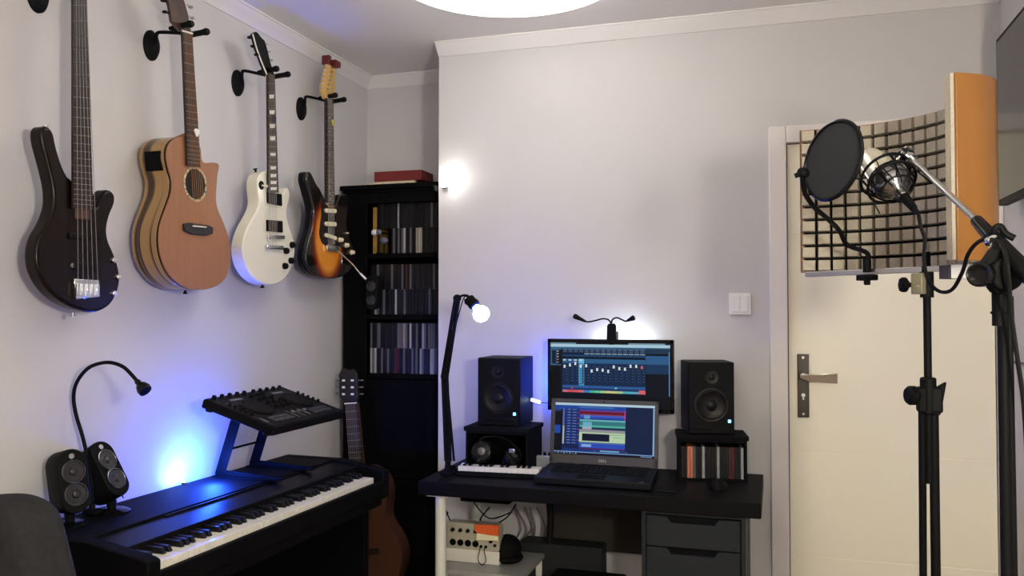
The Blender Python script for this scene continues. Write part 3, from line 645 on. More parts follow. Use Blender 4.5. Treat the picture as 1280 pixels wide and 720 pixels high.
# ============================================================ grey chair in the near left corner
M_fab = mat('grey_fabric', srgb(49, 49, 50), .95, noise=.25, scale=60, bump=.8, bscale=500, spec=.15)
ch = thing('armchair', 'grey fabric armchair with a rounded backrest in the near left corner', 'chair', (-1.60, 1.28, 0))
ctr = [onY(a,c,1.50) for a, c in ((-60,626),(-25,617),(10,614),(40,613),(62,618),(78,630),(88,650),(97,685),(106,722),(118,775),(126,830))]
rt = ctr[-1]
back = crom(ctr, 4)
lf = Vector((XL+.015, 1.50, back[0].z-.02)); back = [p for p in back if p.x > XL+.02]
poly = [Vector((XL+.02,1.50,back[0].z-.02))]+back+[Vector((rt.x,1.50,.42)), Vector((XL+.02,1.50,.42))]
b = N(); prism(b, poly, (0,-.13,0)); obj('backrest', b, M_fab, ch, bevel=.035, seg=5, bang=50)
b = N(); box(b, (XL+.02,.90,.36), (rt.x+.02,1.50,.47)); obj('seat', b, M_fab, ch, bevel=.03, seg=4)
for x in (XL+.06, rt.x-.04):
    for y in (.95, 1.44):
        b = N(); cyl(b, (x,y,0), (x,y,.37), .014, .02); obj('leg', b, M_blkm, ch)

# ============================================================ BOOKCASE in the alcove
BX0, BX1, BY0, BY1, BT = -1.897, -1.396, 3.455, 3.715, 1.928
bc = thing('bookcase', 'tall black bookcase in the alcove full of disc cases', 'bookcase', ((BX0+BX1)/2, (BY0+BY1)/2, 0))
def bb(name, lo, hi, bev=.002, m=M_blackwood, label=None):
    b = N(); box(b, lo, hi); return obj(name, b, m, bc, bevel=bev, label=label)
SX0, SX1 = BX0+.022, BX1-.022
bb('side_panel', (BX0+.004,BY0+.004,0), (SX0,BY1,BT-.03)); bb('side_panel', (SX1,BY0+.004,0), (BX1-.004,BY1,BT-.03))
b = N(); box(b, (BX0-.014,BY0-.018,BT-.022), (BX1+.012,BY1,BT)); box(b, (BX0-.006,BY0-.008,BT-.036), (BX1+.004,BY1,BT-.022)); obj('top_panel', b, M_blackwood, bc, bevel=.003)
bb('back_panel', (SX0,BY1-.008,.06), (SX1,BY1-.001,BT-.036))
bb('face_frame', (BX0+.001,BY0-.004,.0), (BX0+.118,BY0+.005,BT-.036)); bb('face_frame', (BX1-.036,BY0-.004,0), (BX1-.001,BY0+.005,BT-.036))
bb('face_frame', (BX0+.118,BY0-.004,BT-.085), (BX1-.036,BY0+.005,BT-.036))
SH = [1.070, 1.337, 1.615]
for z in SH: bb('shelf', (SX0,BY0+.006,z-.022), (SX1,BY1-.008,z))
bb('shelf', (SX0,BY0+.006,.08), (SX1,BY1-.008,.10)); bb('plinth', (SX0,BY0+.006,0), (SX1,BY0+.02,.08))
b = N(); box(b, (SX0+.098,BY0-.004,.09), (SX1-.016,BY0+.012,.60)); box(b, (SX0+.13,BY0-.006,.13), (SX1-.06,BY0-.003,.56)); obj('door', b, M_blackwood, bc, bevel=.002)
b = N(); box(b, (SX0+.098,BY0-.004,.606), (SX1-.016,BY0+.012,1.045)); box(b, (SX0+.13,BY0-.006,.65), (SX1-.06,BY0-.003,1.0)); obj('door', b, M_blackwood, bc, bevel=.002)
# disc cases: six rows, two on each shelf, the upper row standing on the lower one
PAL = [('case_black', (.004,.004,.005,1)), ('case_charcoal', (.009,.009,.010,1)), ('case_grey', srgb(84,84,88)), ('case_white', srgb(150,150,150)), ('case_red', srgb(72,30,32)), ('case_blue', srgb(14,18,34)), ('case_tan', srgb(140,132,112)), ('case_green', srgb(18,30,30))]
cm = [mat(n, c, .35, spec=.25) for n, c in PAL]
CW, CH_, CD = .0102, .1135, .130
base_case = {}
def case_mesh(k):
    if k not in base_case:
        b = N(); box(b, (-CW/2+.0003,0,0), (CW/2-.0003,CD,CH_))
        me = bpy.data.meshes.new('disc_case'); bmesh.ops.recalc_face_normals(b, faces=b.faces[:]); b.to_mesh(me); b.free(); me.materials.append(cm[k]); base_case[k] = me
    return base_case[k]
row_txt = ['upper row of the top shelf', 'lower row of the top shelf', 'upper row of the middle shelf', 'lower row of the middle shelf', 'upper row of the bottom open shelf', 'lower row of the bottom open shelf']
cname = ['black', 'charcoal', 'grey', 'white', 'red', 'dark blue', 'tan', 'dark green']
rowspec = [  # weights per palette index
    [14,7,.5,0,0,0,0,0],[14,7,.5,.4,0,0,0,0],[14,5,1,.3,.5,.6,0,0],[14,5,.5,.2,.2,.6,0,.5],[10,4,3.5,.6,.2,.3,0,.6],[10,4,3.5,.8,.2,.3,0,1]]
forced = {0:{13:3,19:1}, 1:{11:2,13:2,19:2,22:6,23:3,24:6}, 2:{3:2,10:2,15:2,17:4,19:2,30:2}, 3:{2:3,6:2,12:3}, 4:{3:2,13:2,16:6,17:2,19:3,22:2,28:2}, 5:{0:3,2:3,5:2,8:2,12:4,13:4,20:2,22:2,24:3,30:3}}
rng = random.Random(3)
for r in range(6):
    zb = SH[2-r//2] + (0.0008 if r % 2 else CH_+.0016)
    x = SX0+.004; i = 0
    X0_ = BX0+.124; n = int((SX1-.004-X0_)/CW)
    for i in range(n):
        xc = X0_+CW*(i+.5)
        k = forced[r].get(i)
        if k is None: k = rng.choices(range(8), rowspec[r])[0]
        elif r in (0,1): pass
        if r < 2 and i < (3 if r == 0 else 10): continue        # the loose things stand here
        o = bpy.data.objects.new('disc_case', case_mesh(k)); COL.objects.link(o)
        yy = BY0+.022+rng.uniform(0,.007)
        o.location = (xc, yy, zb)
        o['label'] = '%s disc case in the %s of the bookcase' % (cname[k], row_txt[r]); o['category'] = 'disc case'; o['group'] = '%s disc cases, %s' % (cname[k], row_txt[r])
# the loose things on the top open shelf
zt = SH[2]
p = onY(467.5, 286, BY0+.03)
b = N(); box(b, (p.x-.006,BY0+.030,zt+.0005), (p.x+.014,BY0+.16,zt+.215)); tag(obj('book', b, mat('mustard_cover', srgb(150,115,50), .5), bevel=.002), 'mustard yellow book upright at the left end of the top shelf', 'book')
t = thing('ornament', 'little white and grey ornament in front of the yellow book', 'ornament', (p.x+.03, BY0+.022, zt))
b = N(); sphere(b, (p.x+.008,BY0+.020,zt+.098), .014, (1.2,.9,1)); obj('white_cap', b, M_white, t)
b = N(); sphere(b, (p.x+.030,BY0+.020,zt+.098), .014, (1.1,.9,1)); sphere(b, (p.x+.055,BY0+.022,zt+.06), .017, (1.2,.8,.9)); obj('rounded_body', b, mat('bluish_grey', srgb(96,102,118), .35), t)
b = N(); tube(b, [(p.x+.02,BY0+.020,zt+.10),(p.x+.06,BY0+.022,zt+.094),(p.x+.075,BY0+.022,zt+.088)], .004); cyl(b, (p.x+.03,BY0+.022,zt), (p.x+.03,BY0+.022,zt+.092), .004); cyl(b, (p.x+.055,BY0+.022,zt), (p.x+.055,BY0+.022,zt+.05), .004); lathe(b, (p.x+.04,BY0+.022,zt+.0003), (0,0,1), [(0,.022),(.004,.022),(.004,0)]); obj('stand', b, M_blk, t)
# dark satellite speaker hung in front of the middle shelf
pc = onY(466, 365, BY0-.03)
satM = thing('rounded_speaker', 'black rounded two-driver speaker at the left edge of the middle shelf', 'speaker', (pc.x, BY0-.03, pc.z-.08))
b = N(); prism(b, [(pc.x+x,BY0-.045,pc.z+z) for x, z in rrect(0,0,.060,.158,.0295,8)], (0,.040,0)); obj('cabinet', b, M_blk, satM, bevel=.005, seg=3)
for z in (-.036,.026):
    b = N(); lathe(b, (pc.x,BY0-.0452,pc.z+z), (0,-1,0), [(0,.023),(.003,.023),(.0035,.020),(.001,.018),(.004,.006),(.005,0)], seg=28); obj('driver', b, MATS['driver_cone'], satM)
# red box and pale booklet on top
p0 = onY(470, 226, BY0+.12); p1 = onY(529, 224, BY0+.12)
b = N(); box(b, (p0.x,BY0+.10,BT+.0305), (p1.x,BY0+.24,BT+.078)); tag(obj('red_box', b, mat('dark_red_card', srgb(112,30,32), .6), bevel=.003), 'flat dark red box lying on top of the bookcase', 'box')
q0 = onY(468, 229, BY0+.04); q1 = onY(509, 226, BY0+.04)
b = N(); box(b, (p0.x-.02,BY0+.03,BT+.001), (q1.x,BY0+.22,BT+.012)); box(b, (p0.x-.01,BY0+.10,BT+.012), (q1.x+.01,BY0+.22,BT+.030)); tag(obj('paper_stack', b, mat('paper', srgb(205,190,165), .8), bevel=.001), 'pale papers lying under the red box on the bookcase', 'papers')
b = N(); box(b, (q1.x+.02,BY0+.10,BT+.001), (p1.x-.01,BY0+.22,BT+.030)); tag(obj('black_box', b, M_blkm, bevel=.002), 'low black box beneath the right end of the red box', 'box')

# ============================================================ classical guitar standing in front of the bookcase
Y = 3.315
def oY(crop, pts, Y, n=4, closed=True):
    x0, y0, s = crop; q = [onY(x0+a/s, y0+c/s, Y) for a, c in pts]
    return crom(q, n, closed) if n > 1 else q
o_ = onY(455, 748, Y); cg = thing('classical_guitar', 'classical guitar standing on the floor behind the end of the piano', 'guitar', (o_.x, Y+.05, .12))
cx0, cy0 = 453.5, 691.0
right = [(446,585),(462,586),(476,596),(482,612),(482.5,628),(480.5,645),(484.5,657),(493,670),(500,686),(501.5,702),(497,722),(486,738),(468,746)]
axis = lambda y: 445.8+(y-590)*(455.5-445.8)/(745-590)
left = [(2*axis(y)-x, y+ (x-axis(y))*.09) for x, y in right[::-1]]
M_ctop = mat('spruce_amber', srgb(82, 52, 34), .3, noise=.15, scale=10, stretch=(14,1,.4), coat=.3)
face = crom([onY(a,c,Y) for a, c in right+left], 3, True)
b = N(); prism(b, face, (0,.004,0)); obj('soundboard', b, M_ctop, cg, bevel=.001, bang=60)
b = N(); prism(b, [p+Vector((0,.0042,0)) for p in face], (0,.088,0)); obj('sides', b, M_darkneck, cg, bevel=.003, bang=60)
hc = onY(450.5, 642, Y-.0003); b = N(); lathe(b, hc, (0,-1,0), [(0,.056),(.0006,.056),(.0006,0)], seg=40); obj('rosette', b, mat('rosette_dark', srgb(60,44,30), .4), cg)
b = N(); lathe(b, hc-Vector((0,.0008,0)), (0,-1,0), [(0,.043),(.0004,.043),(.0004,0)], seg=40); obj('sound_hole', b, MATS['hole_dark'], cg)
b = N(); prism(b, [onY(a,c,Y-.0003) for a, c in ((431.5,688),(474,684),(474.5,692),(432,696))], (0,-.008,0)); obj('bridge', b, mat('bridge_rosewood', srgb(38,24,18), .4), cg, bevel=.001)
s0 = onY(441, 690.6, Y-.010); s1 = onY(460, 689, Y-.010); b = N(); cyl(b, s0, s1, .0022); obj('saddle', b, M_pearl, cg)
tl = onY(430.8,504.5,Y-.008); tr = onY(446.2,503.5,Y-.008); bl = onY(440.5,628,Y-.006); br = onY(458.5,627,Y-.006)
b = N(); prism(b, [tl,tr,br,bl], (0,.0055,0)); obj('fretboard', b, M_fret, cg)
k = .62; b = N(); e = Vector((0,.006,0)); prism(b, [tl+e,tr+e,tr.lerp(br,k)+e,tl.lerp(bl,k)+e], (0,.018,0)); obj('neck', b, M_darkneck, cg, bevel=.005)
b = N(); tot = 1-2**(-19/12)
for i in range(1,19):
    t = (1-2**(-i/12))/tot; cyl(b, tl.lerp(bl,t)-Vector((0,.0003,0)), tr.lerp(br,t)-Vector((0,.0003,0)), .0012, seg=6)
obj('fret', b, M_fretwire, cg)
b = N(); cyl(b, tl-Vector((0,.002,0)), tr-Vector((0,.002,0)), .0028); obj('nut', b, M_pearl, cg)
b = N(); prism(b, [onY(a,c,Y-.004) for a, c in ((430.5,503),(424,496),(423.5,468),(427,463),(431.5,460.5),(436,463),(441,461),(446,468),(447.5,495),(446.5,502.5))], (0,.017,0)); hs = obj('headstock', b, mat('ebonised_head', srgb(30,24,22), .4), cg, bevel=.002)
for i in range(3):
    for s in (0, 1):
        a = onY(429.5+s*11, 475.5+i*8.6, Y-.0045); b = N(); box(b, (a.x-.0075,a.y-.002,a.z-.0045), (a.x+.0075,a.y,a.z+.0045)); obj('string_roller', b, M_white, cg, bevel=.001)
        a = onY(423 if s == 0 else 447.5, 475.5+i*8.6, Y+.006); b = N(); peg(b, a, (-1 if s == 0 else 1,.9,0), .022, .007); obj('tuning_peg', b, mat('smoky_pearl', srgb(110,108,104), .35), cg)
b = N()
for i in range(6):
    t = i/5-.5; cyl(b, (tl+tr)/2+Vector((t*.042,-.0045,0)), (s0+s1)/2+Vector((t*.058,0,0)), .0006, seg=5)
obj('string', b, M_string, cg)
bt = min(p.z for p in face); gs = thing('guitar_stand', 'small black stand under the classical guitar', 'stand', (o_.x, Y+.05, 0))
for s in (-1,1):
    b = N(); tube(b, [(o_.x+s*.14,Y-.05,0.006),(o_.x+s*.10,Y+.0,bt-.012),(o_.x+s*.10,Y+.10,bt-.012),(o_.x+s*.06,Y+.115,.2)], .006, smooth=1); obj('leg', b, M_blkm, gs)
b = N(); cyl(b, (o_.x-.10,Y+.05,bt-.012), (o_.x+.10,Y+.05,bt-.012), .006); obj('cross_bar', b, M_blkm, gs)

# ============================================================ DESK
DT, DZ = .74, .690
dx0, dx1, dy0, dy1 = -1.242, -.050, 2.814, 3.315
M_desk = mat('desk_black', (.004,.004,.0045,1), .55, spec=.1, noise=.25, scale=5, stretch=(1,14,1))
dk = thing('desk', 'long black desk top on a white leg, carrying the laptop and speakers', 'desk', ((dx0+dx1)/2, (dy0+dy1)/2, 0))
b = N(); box(b, (dx0,dy0,DZ), (dx1,dy1,DT)); obj('desk_top', b, M_desk, dk, bevel=.003)
M_wleg = mat('white_steel', srgb(222,226,214), .4)
for x, y in ((-1.175,2.870),(-1.175,3.26)):
    b = N(); cyl(b, (x,y,0.01), (x,y,DZ-.006), .020, seg=24); box(b, (x-.04,y-.04,DZ-.006), (x+.04,y+.04,DZ)); cyl(b, (x,y,0), (x,y,.012), .022); obj('leg', b, M_wleg, dk)
# drawer unit
ux0, ux1, uy0 = -.437, -.100, 2.838
M_drw = mat('dark_grey_lacquer', srgb(35,40,41), .5, spec=.2)
du = thing('drawer_unit', 'dark grey drawer unit under the right end of the desk', 'drawer unit', ((ux0+ux1)/2, 3.07, 0))
b = N(); box(b, (ux0,uy0+.004,.0), (ux0+.014,dy1-.01,DZ-.001)); box(b, (ux1-.014,uy0+.004,0), (ux1,dy1-.01,DZ-.001)); box(b, (ux0,uy0+.006,DZ-.014), (ux1,dy1-.01,DZ-.001)); box(b, (ux0,uy0+.03,.02), (ux1,dy1-.01,.035)); box(b, (ux0,dy1-.016,.02), (ux1,dy1-.01,DZ-.002)); obj('carcass', b, M_drw, du, bevel=.001)
tops = [DZ-.018, .568, .446, .324, .182]; bots = [.572, .450, .328, .186, .03]
for k, (zt_, zb_) in enumerate(zip(tops, bots)):
    xm = (ux0+ux1)/2; x0, x1 = ux0+.017, ux1-.017
    pts = [(x0,zb_),(x1,zb_),(x1,zt_),(xm+.085,zt_),(xm+.070,zt_-.020),(xm-.070,zt_-.020),(xm-.085,zt_),(x0,zt_)]
    b = N(); prism(b, [(x,uy0,z) for x, z in pts], (0,.016,0)); dr = obj('drawer', b, M_drw, du, bevel=.0012)
    b = N(); box(b, (xm-.084,uy0+.0165,zt_-.030), (xm+.084,uy0+.022,zt_)); obj('handle_recess', b, M_blkm, dr)
# white/black bits under the desk
def cable(pts, r=.003, m=M_rub, label='', name='cable', cat='cable', group=None, smooth=6):
    b = N(); tube(b, pts, r, smooth=smooth, seg=8); return tag(obj(name, b, m), label, cat, group)
cable([onY(687,628,3.22), onY(688,650,3.22), onY(687,675,3.22), onY(692,700,3.22), onY(695,740,3.22)], .014, label='thick black cable bundle hanging behind the desk centre')
M_cg = mat('grey_cable', srgb(120,116,116), .6)
for i in range(6):
    x = 640+i*6; rr = random.Random(i)
    cable([onY(x+rr.uniform(-3,3),634,3.31), onY(x+8+rr.uniform(-4,6),660,3.305), onY(x+rr.uniform(-4,8),684+rr.uniform(-5,5),3.312), onY(x+10+rr.uniform(-4,4),690+rr.uniform(0,8),3.305)], .0028, M_cg, 'thin grey cable hanging loosely on the wall beneath the desk', group='grey cables under the desk')
for i, (p, q, s_) in enumerate((((556,634),(566,656),(575,650)),((612,634),(600,652),(618,662)),((645,630),(632,648),(606,662)),((592,628),(612,648),(640,640)),((560,640),(552,660),(558,690)))):
    cable([onY(p[0],p[1],3.12), onY(q[0],q[1],3.12), onY(s_[0],s_[1],3.13)], .0028, label='thin black cable dangling above the audio interface', group='black cables above the interface')
# low side table with the white box and the interface
my = 3.00
ta_ = onY(551, 712, my-.06); tb_ = onY(640, 709, my-.06); TZ = onY(590, 706, my-.02).z
lt = thing('low_table', 'low grey-topped table under the left end of the desk', 'table', (ta_.x+.15, my+.06, 0))
b = N(); box(b, (ta_.x-.0,my-.10,TZ-.018), (ta_.x+.33,my+.22,TZ)); obj('table_top', b, mat('grey_glass_top', srgb(150,152,148), .3), lt, bevel=.002)
for x in (ta_.x+.02, ta_.x+.31):
    for y in (my-.08, my+.20): b = N(); box(b, (x-.012,y-.012,0), (x+.012,y+.012,TZ-.018)); obj('leg', b, M_wleg, lt, bevel=.002)
a = onY(556, 684, my); c = onY(624, 705, my); zc = TZ+.0005
b = N(); box(b, (a.x,my,zc), (c.x,my+.14,a.z)); bxo = obj('cardboard_box', b, mat('white_card', srgb(226,222,208), .7), bevel=.002); tag(bxo, 'white box carrying the audio interface under the desk', 'box')
ia = onY(558.5, 652, my-.004); ib = onY(624, 683.5, my-.004)
T = Matrix.Translation(Vector((ia.x, my-.004, a.z+.0008)))
W_ = ib.x-ia.x; H_ = ia.z-a.z-.001
it = thing('audio_interface', 'silver audio interface with black knobs standing on a white box under the desk', 'audio interface', None, M=T)
b = N(); prism(b, [(W_/2+x, 0, H_/2+z) for x, z in rrect(0,0,W_,H_,.010)], (0,.05,0)); obj('housing', b, mat('silver_panel', srgb(186,182,160), .45, .2), it, bevel=.002, local=True)
for i in range(4):
    x = W_*(.12+.145*i)
    b = N(); lathe(b, (x,-.0005,H_*.24), (0,-1,0), [(0,.0125),(.002,.0125),(.002,.010),(.0005,.009),(.0005,0)], seg=24); obj('input_socket', b, M_blk, it, local=True)
    b = N(); lathe(b, (x,-.0005,H_*.72), (0,-1,0), [(0,.0075),(.009,.006),(.010,.004),(.010,0)], seg=16); obj('knob', b, M_blk, it, local=True)
for x, z, r in ((.66,.16,.006),(.75,.16,.006),(.84,.38,.007),(.92,.24,.006)):
    b = N(); lathe(b, (W_*x,-.0005,H_*z), (0,-1,0), [(0,r),(.006,r*.8),(.006,0)], seg=14); obj('button', b, M_blk, it, local=True)
b = N(); P0 = T @ Vector((W_*.66,-.010,H_*.14)); P1 = T @ Vector((W_*.75,-.010,H_*.14)); m_ = (P0+P1)/2
cable([P0, P0+Vector((0,-.008,-.01)), m_+Vector((-.015,-.006,-.045)), m_+Vector((0,-.006,-.062)), m_+Vector((.015,-.006,-.045)), P1+Vector((0,-.008,-.01)), P1], .0016, label='small black cable loop plugged into the front of the audio interface')
b.free()
ct_ = thing('cloth', 'folded orange and cream cloth over the top right of the audio interface', 'cloth', T @ Vector((W_*.8,-.006,H_)))
b = N(); wv = [(W_*.545,H_*1.01),(W_*1.0,H_*1.05),(W_*1.01,H_*.66),(W_*.66,H_*.62),(W_*.56,H_*.74)]; prism(b, [T @ Vector((x,-.0135,z)) for x, z in wv], (0,.012,0)); obj('orange_fold', b, mat('orange_felt', srgb(226,98,40), .9, noise=.1, scale=60), ct_, bevel=.003)
b = N(); prism(b, [T @ Vector((x,-.0145,z)) for x, z in ((W_*.60,H_*.70),(W_*1.0,H_*.63),(W_*1.0,H_*.46),(W_*.58,H_*.42))], (0,.010,0)); obj('cream_fold', b, mat('cream_felt', srgb(232,226,190), .9), ct_, bevel=.002)
# black bag, tray and case, plus dark pieces added as desk shade
a1 = onY(624, 712, my-.02)
b = N(); sphere(b, (a1.x+.005,my+.06,TZ+.045), .05, (1.1,1.2,1.15), M=Matrix.Rotation(.4,4,'Y')); sphere(b, (a1.x+.02,my+.05,TZ+.02), .05, (1.0,1.2,.4)); tag(obj('black_pouch', b, M_blkm), 'black soft pouch beside the white box on the low table', 'pouch')
e0 = onY(612, 640, 3.22)
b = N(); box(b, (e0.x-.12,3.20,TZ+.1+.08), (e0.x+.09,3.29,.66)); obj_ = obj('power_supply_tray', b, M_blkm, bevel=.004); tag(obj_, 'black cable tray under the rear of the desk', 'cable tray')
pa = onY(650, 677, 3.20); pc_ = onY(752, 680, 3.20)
b = N(); box(b, (pa.x,3.20,.0), (pc_.x,3.30,pa.z)); tag(obj('shade_box', b, mat('shade_teal', srgb(34,37,38), .6, spec=.2), bevel=.004), 'low dark box added in place of shade on the wall below the desk centre', 'box')  # dark box standing in for shade low on the wall
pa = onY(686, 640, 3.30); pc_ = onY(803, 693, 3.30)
b = N(); box(b, (pa.x,3.302,pc_.z), (pc_.x,3.316,DZ-.002)); box(b, (pa.x+.22,3.297,pc_.z), (pc_.x,3.302,DZ-.002)); tag(obj('shade_board', b, mat('shade_olive', srgb(58,56,50), .8, spec=.1), bevel=.001), 'dark board added in place of shade beneath the desk left of the drawers', 'board')  # dark board standing in for the desk's shade on the wall
b = N(); q = onY(690, 716, 2.98); box(b, (q.x,2.90,q.z-.05), (q.x+.26,3.05,q.z)); box(b, (q.x+.06,2.92,q.z), (q.x+.13,3.0,q.z+.012)); tag(obj('black_case', b, M_blk, bevel=.006), 'flat black case at the bottom edge below the desk centre', 'case')
# ---- speaker boxes (crates) with lids
def crate(name, label, loc, rz, w=.238, h=.155, d=.16):
    t = thing(name, label, 'storage box', loc, rz)
    b = N(); th = .008
    box(b, (0,0,0), (w,d,th)); box(b, (0,0,h-th-.018), (w,d,h-.018)); box(b, (0,0,th), (th,d,h-th-.018)); box(b, (w-th,0,th), (w,d,h-th-.018)); box(b, (th,d-th,th), (w-th,d,h-th-.018))
    obj('shell', b, M_blkm, t, bevel=.001, local=True)
    b = N(); box(b, (-.006,-.006,h-.0175), (w+.006,d+.004,h)); obj('lid', b, M_blkm, t, bevel=.002, local=True)
    return t
def monitor_speaker(label, loc, rz, w=.166, h=.256, d=.19, led=True):
    t = thing('studio_monitor', label, 'speaker', loc, rz)
    b = N(); box(b, (0,.006,0), (w,d,h)); obj('cabinet', b, mat('speaker_vinyl', (.005,.0055,.006,1), .55, spec=.12), t, bevel=.004, local=True)
    b = N(); box(b, (.002,0,.002), (w-.002,.010,h-.002)); fr = obj('front_baffle', b, M_blk, t, bevel=.003, local=True)
    b = N(); lathe(b, (w/2,-.0005,h*.405), (0,-1,0), [(0,.062),(.003,.062),(.004,.058),(.0025,.053),(.0040,.050),(.0015,.046),(.0008,.020),(.005,.014),(.007,0)], seg=48, ); obj('woofer', b, mat('woofer_cone', (.005,.005,.006,1), .4, spec=.2), t, local=True)
    b = N(); lathe(b, (w/2,-.0005,h*.80), (0,-1,0), [(0,.026),(.002,.026),(.0005,.020),(.0008,.012),(.006,.008),(.008,0)], seg=32); obj('tweeter', b, MATS['woofer_cone'], t, local=True)
    b = N(); box(b, (.022,-.0012,.018), (w-.022,.001,.030)); obj('bass_port', b, M_blkg, t, bevel=.002, local=True)
    b = N(); box(b, (w*.855,-.0030,h*.165), (w*.915,.001,h*.205)); obj('power_light', b, emis('blue_indicator', (.10,.35,1,1), 7), t, bevel=.001, local=True, label='glowing blue power light')
    return t
lx = onY(582, 560, 3.05).x; LZ = .170
crate('storage_box', 'black open-fronted box under the left studio speaker', (lx, 3.05, DT), 0, w=.25, h=LZ, d=.2)
sx = onY(596.5, 500, 3.09).x
monitor_speaker('black studio speaker with a blue light left of the screens', (sx, 3.09, DT+LZ+.0005), 0, w=.172, h=.262)
r_ = math.radians(-10)
rl = Vector((-.342, 3.105, DT))
rcr = crate('storage_box', 'black open-fronted box of disc cases under the right studio speaker', rl, math.radians(9), w=.242, h=.165)
TR = MW[rcr.name]
rs = TR @ Vector((.036, .012, .1655)); rs.z = DT+.1655
monitor_speaker('black studio speaker with a blue light right of the screens', rs, math.radians(15), w=.168, h=.262, d=.175)
# disc cases in the right crate
pal2 = {0:6,2:4,3:4,4:6,7:3,11:0,12:3,16:4,17:0,20:3,21:3}
rng = random.Random(5)
M_or = mat('case_orange', srgb(196,112,74), .35); 
for i in range(21):
    b = None
    k = {2:'o',3:'o',4:'g',7:'w',10:0,12:'w',16:4,17:4,19:0,20:'w'}.get(i, rng.choice([0,0,1,0]))
    me = case_mesh(3 if k == 'w' else 2 if k == 'g' else 4 if k == 'o' else k).copy() if k == 'o' else case_mesh(3 if k == 'w' else 2 if k == 'g' else k)
    if k == 'o': me.materials.clear(); me.materials.append(M_or)
    o = bpy.data.objects.new('disc_case', me); COL.objects.link(o)
    o.matrix_world = TR @ Matrix.Translation(Vector((.0155+i*.0105, .010+rng.uniform(0,.004), .0086)))
    nm = {'w':'white', 'g':'grey', 'o':'orange', 0:'black', 1:'charcoal', 4:'red'}[k]
    o['label'] = '%s disc case in the box under the right studio speaker' % nm; o['category'] = 'disc case'; o['group'] = '%s disc cases in the desk box' % nm

# ---- monitor with screen, and laptop
def screen_mesh(name, T, parent, rects, mat_, local=True):
    """rects: (x0, z0, x1, z1, colour) on the panel's own plane; later ones lie on top"""
    b = N(); lay = b.loops.layers.float_color.new('ink')
    for k, (x0, z0, x1, z1, c) in enumerate(rects):
        y = -.00004*k
        f = b.faces.new([b.verts.new(T @ Vector(p)) for p in ((x0,y,z0),(x1,y,z0),(x1,y,z1),(x0,y,z1))])
        for l in f.loops: l[lay] = c
    me = bpy.data.meshes.new(name); b.to_mesh(me); b.free(); me.materials.append(mat_)
    o = bpy.data.objects.new(name, me); COL.objects.link(o); o.parent = parent; MW[o.name] = MW[parent.name]
    return o
ms = bpy.data.materials.new('lit_screen'); ms.use_nodes = True; nt = ms.node_tree; bs = nt.nodes['Principled BSDF']
at_ = nt.nodes.new('ShaderNodeAttribute'); at_.attribute_name = 'ink'; bs.inputs['Base Color'].default_value = (.005,.005,.006,1); bs.inputs['Roughness'].default_value = .3; bs.inputs['Specular IOR Level'].default_value = .1
nt.links.new(at_.outputs['Color'], bs.inputs['Emission Color']); bs.inputs['Emission Strength'].default_value = 0.72
MY = 3.235
m0 = onY(684.5, 423.5, MY); m1 = onY(842, 518, MY)
mw, mh = m1.x-m0.x, m0.z-m1.z
T = Matrix.Translation(Vector((m0.x, MY, m1.z)))
mo = thing('computer_monitor', 'black flat computer screen behind the laptop showing mixing channels', 'monitor', None, M=Matrix.Translation(Vector((m0.x+mw/2, MY+.05, DT))))
rel = MW[mo.name].inverted() @ T
def mb(name, lo, hi, m=M_blk, bev=.003, par=mo):
    b = N(); box(b, lo, hi, T); return obj(name, b, m, par, bevel=bev)
mb('housing', (0,.003,0), (mw,.034,mh))
b = N(); bz = .012
for lo, hi in (((0,0,0),(bz,.006,mh)),((mw-bz,0,0),(mw,.006,mh)),((0,0,mh-bz-.002),(mw,.006,mh)),((0,0,0),(mw,.006,bz+.006))): box(b, lo, hi, T)
obj('bezel', b, M_blkg, mo, bevel=.001)
SW, SHt = mw-2*bz, mh-2*bz-.008
def C(r,g,b_,k=1.0): c = srgb(r,g,b_); return (c[0]*k, c[1]*k, c[2]*k, 1)
R_ = []
def rr_(x0,y0,x1,y1,c): R_.append((bz+x0*SW, bz+.006+(1-y1)*SHt, bz+x1*SW, bz+.006+(1-y0)*SHt, c))
rr_(0,0,1,1,C(14,26,44)); rr_(0,0,.22,.05,C(120,160,180)); rr_(.66,0,.96,.04,C(130,170,190)); rr_(0,.03,1,.085,C(190,225,240)); rr_(0,.085,1,.12,C(60,110,150))
rr_(0,.12,.09,.45,C(60,110,150)); rr_(.01,.15,.045,.42,C(20,34,60)); rr_(.05,.14,.09,.43,C(16,20,30)); rr_(0,.47,.085,1,C(5,8,12))
for k in range(5): rr_(.055,.16+.055*k,.068,.18+.055*k,C(190,160,150) if k > 2 else C(210,215,220))
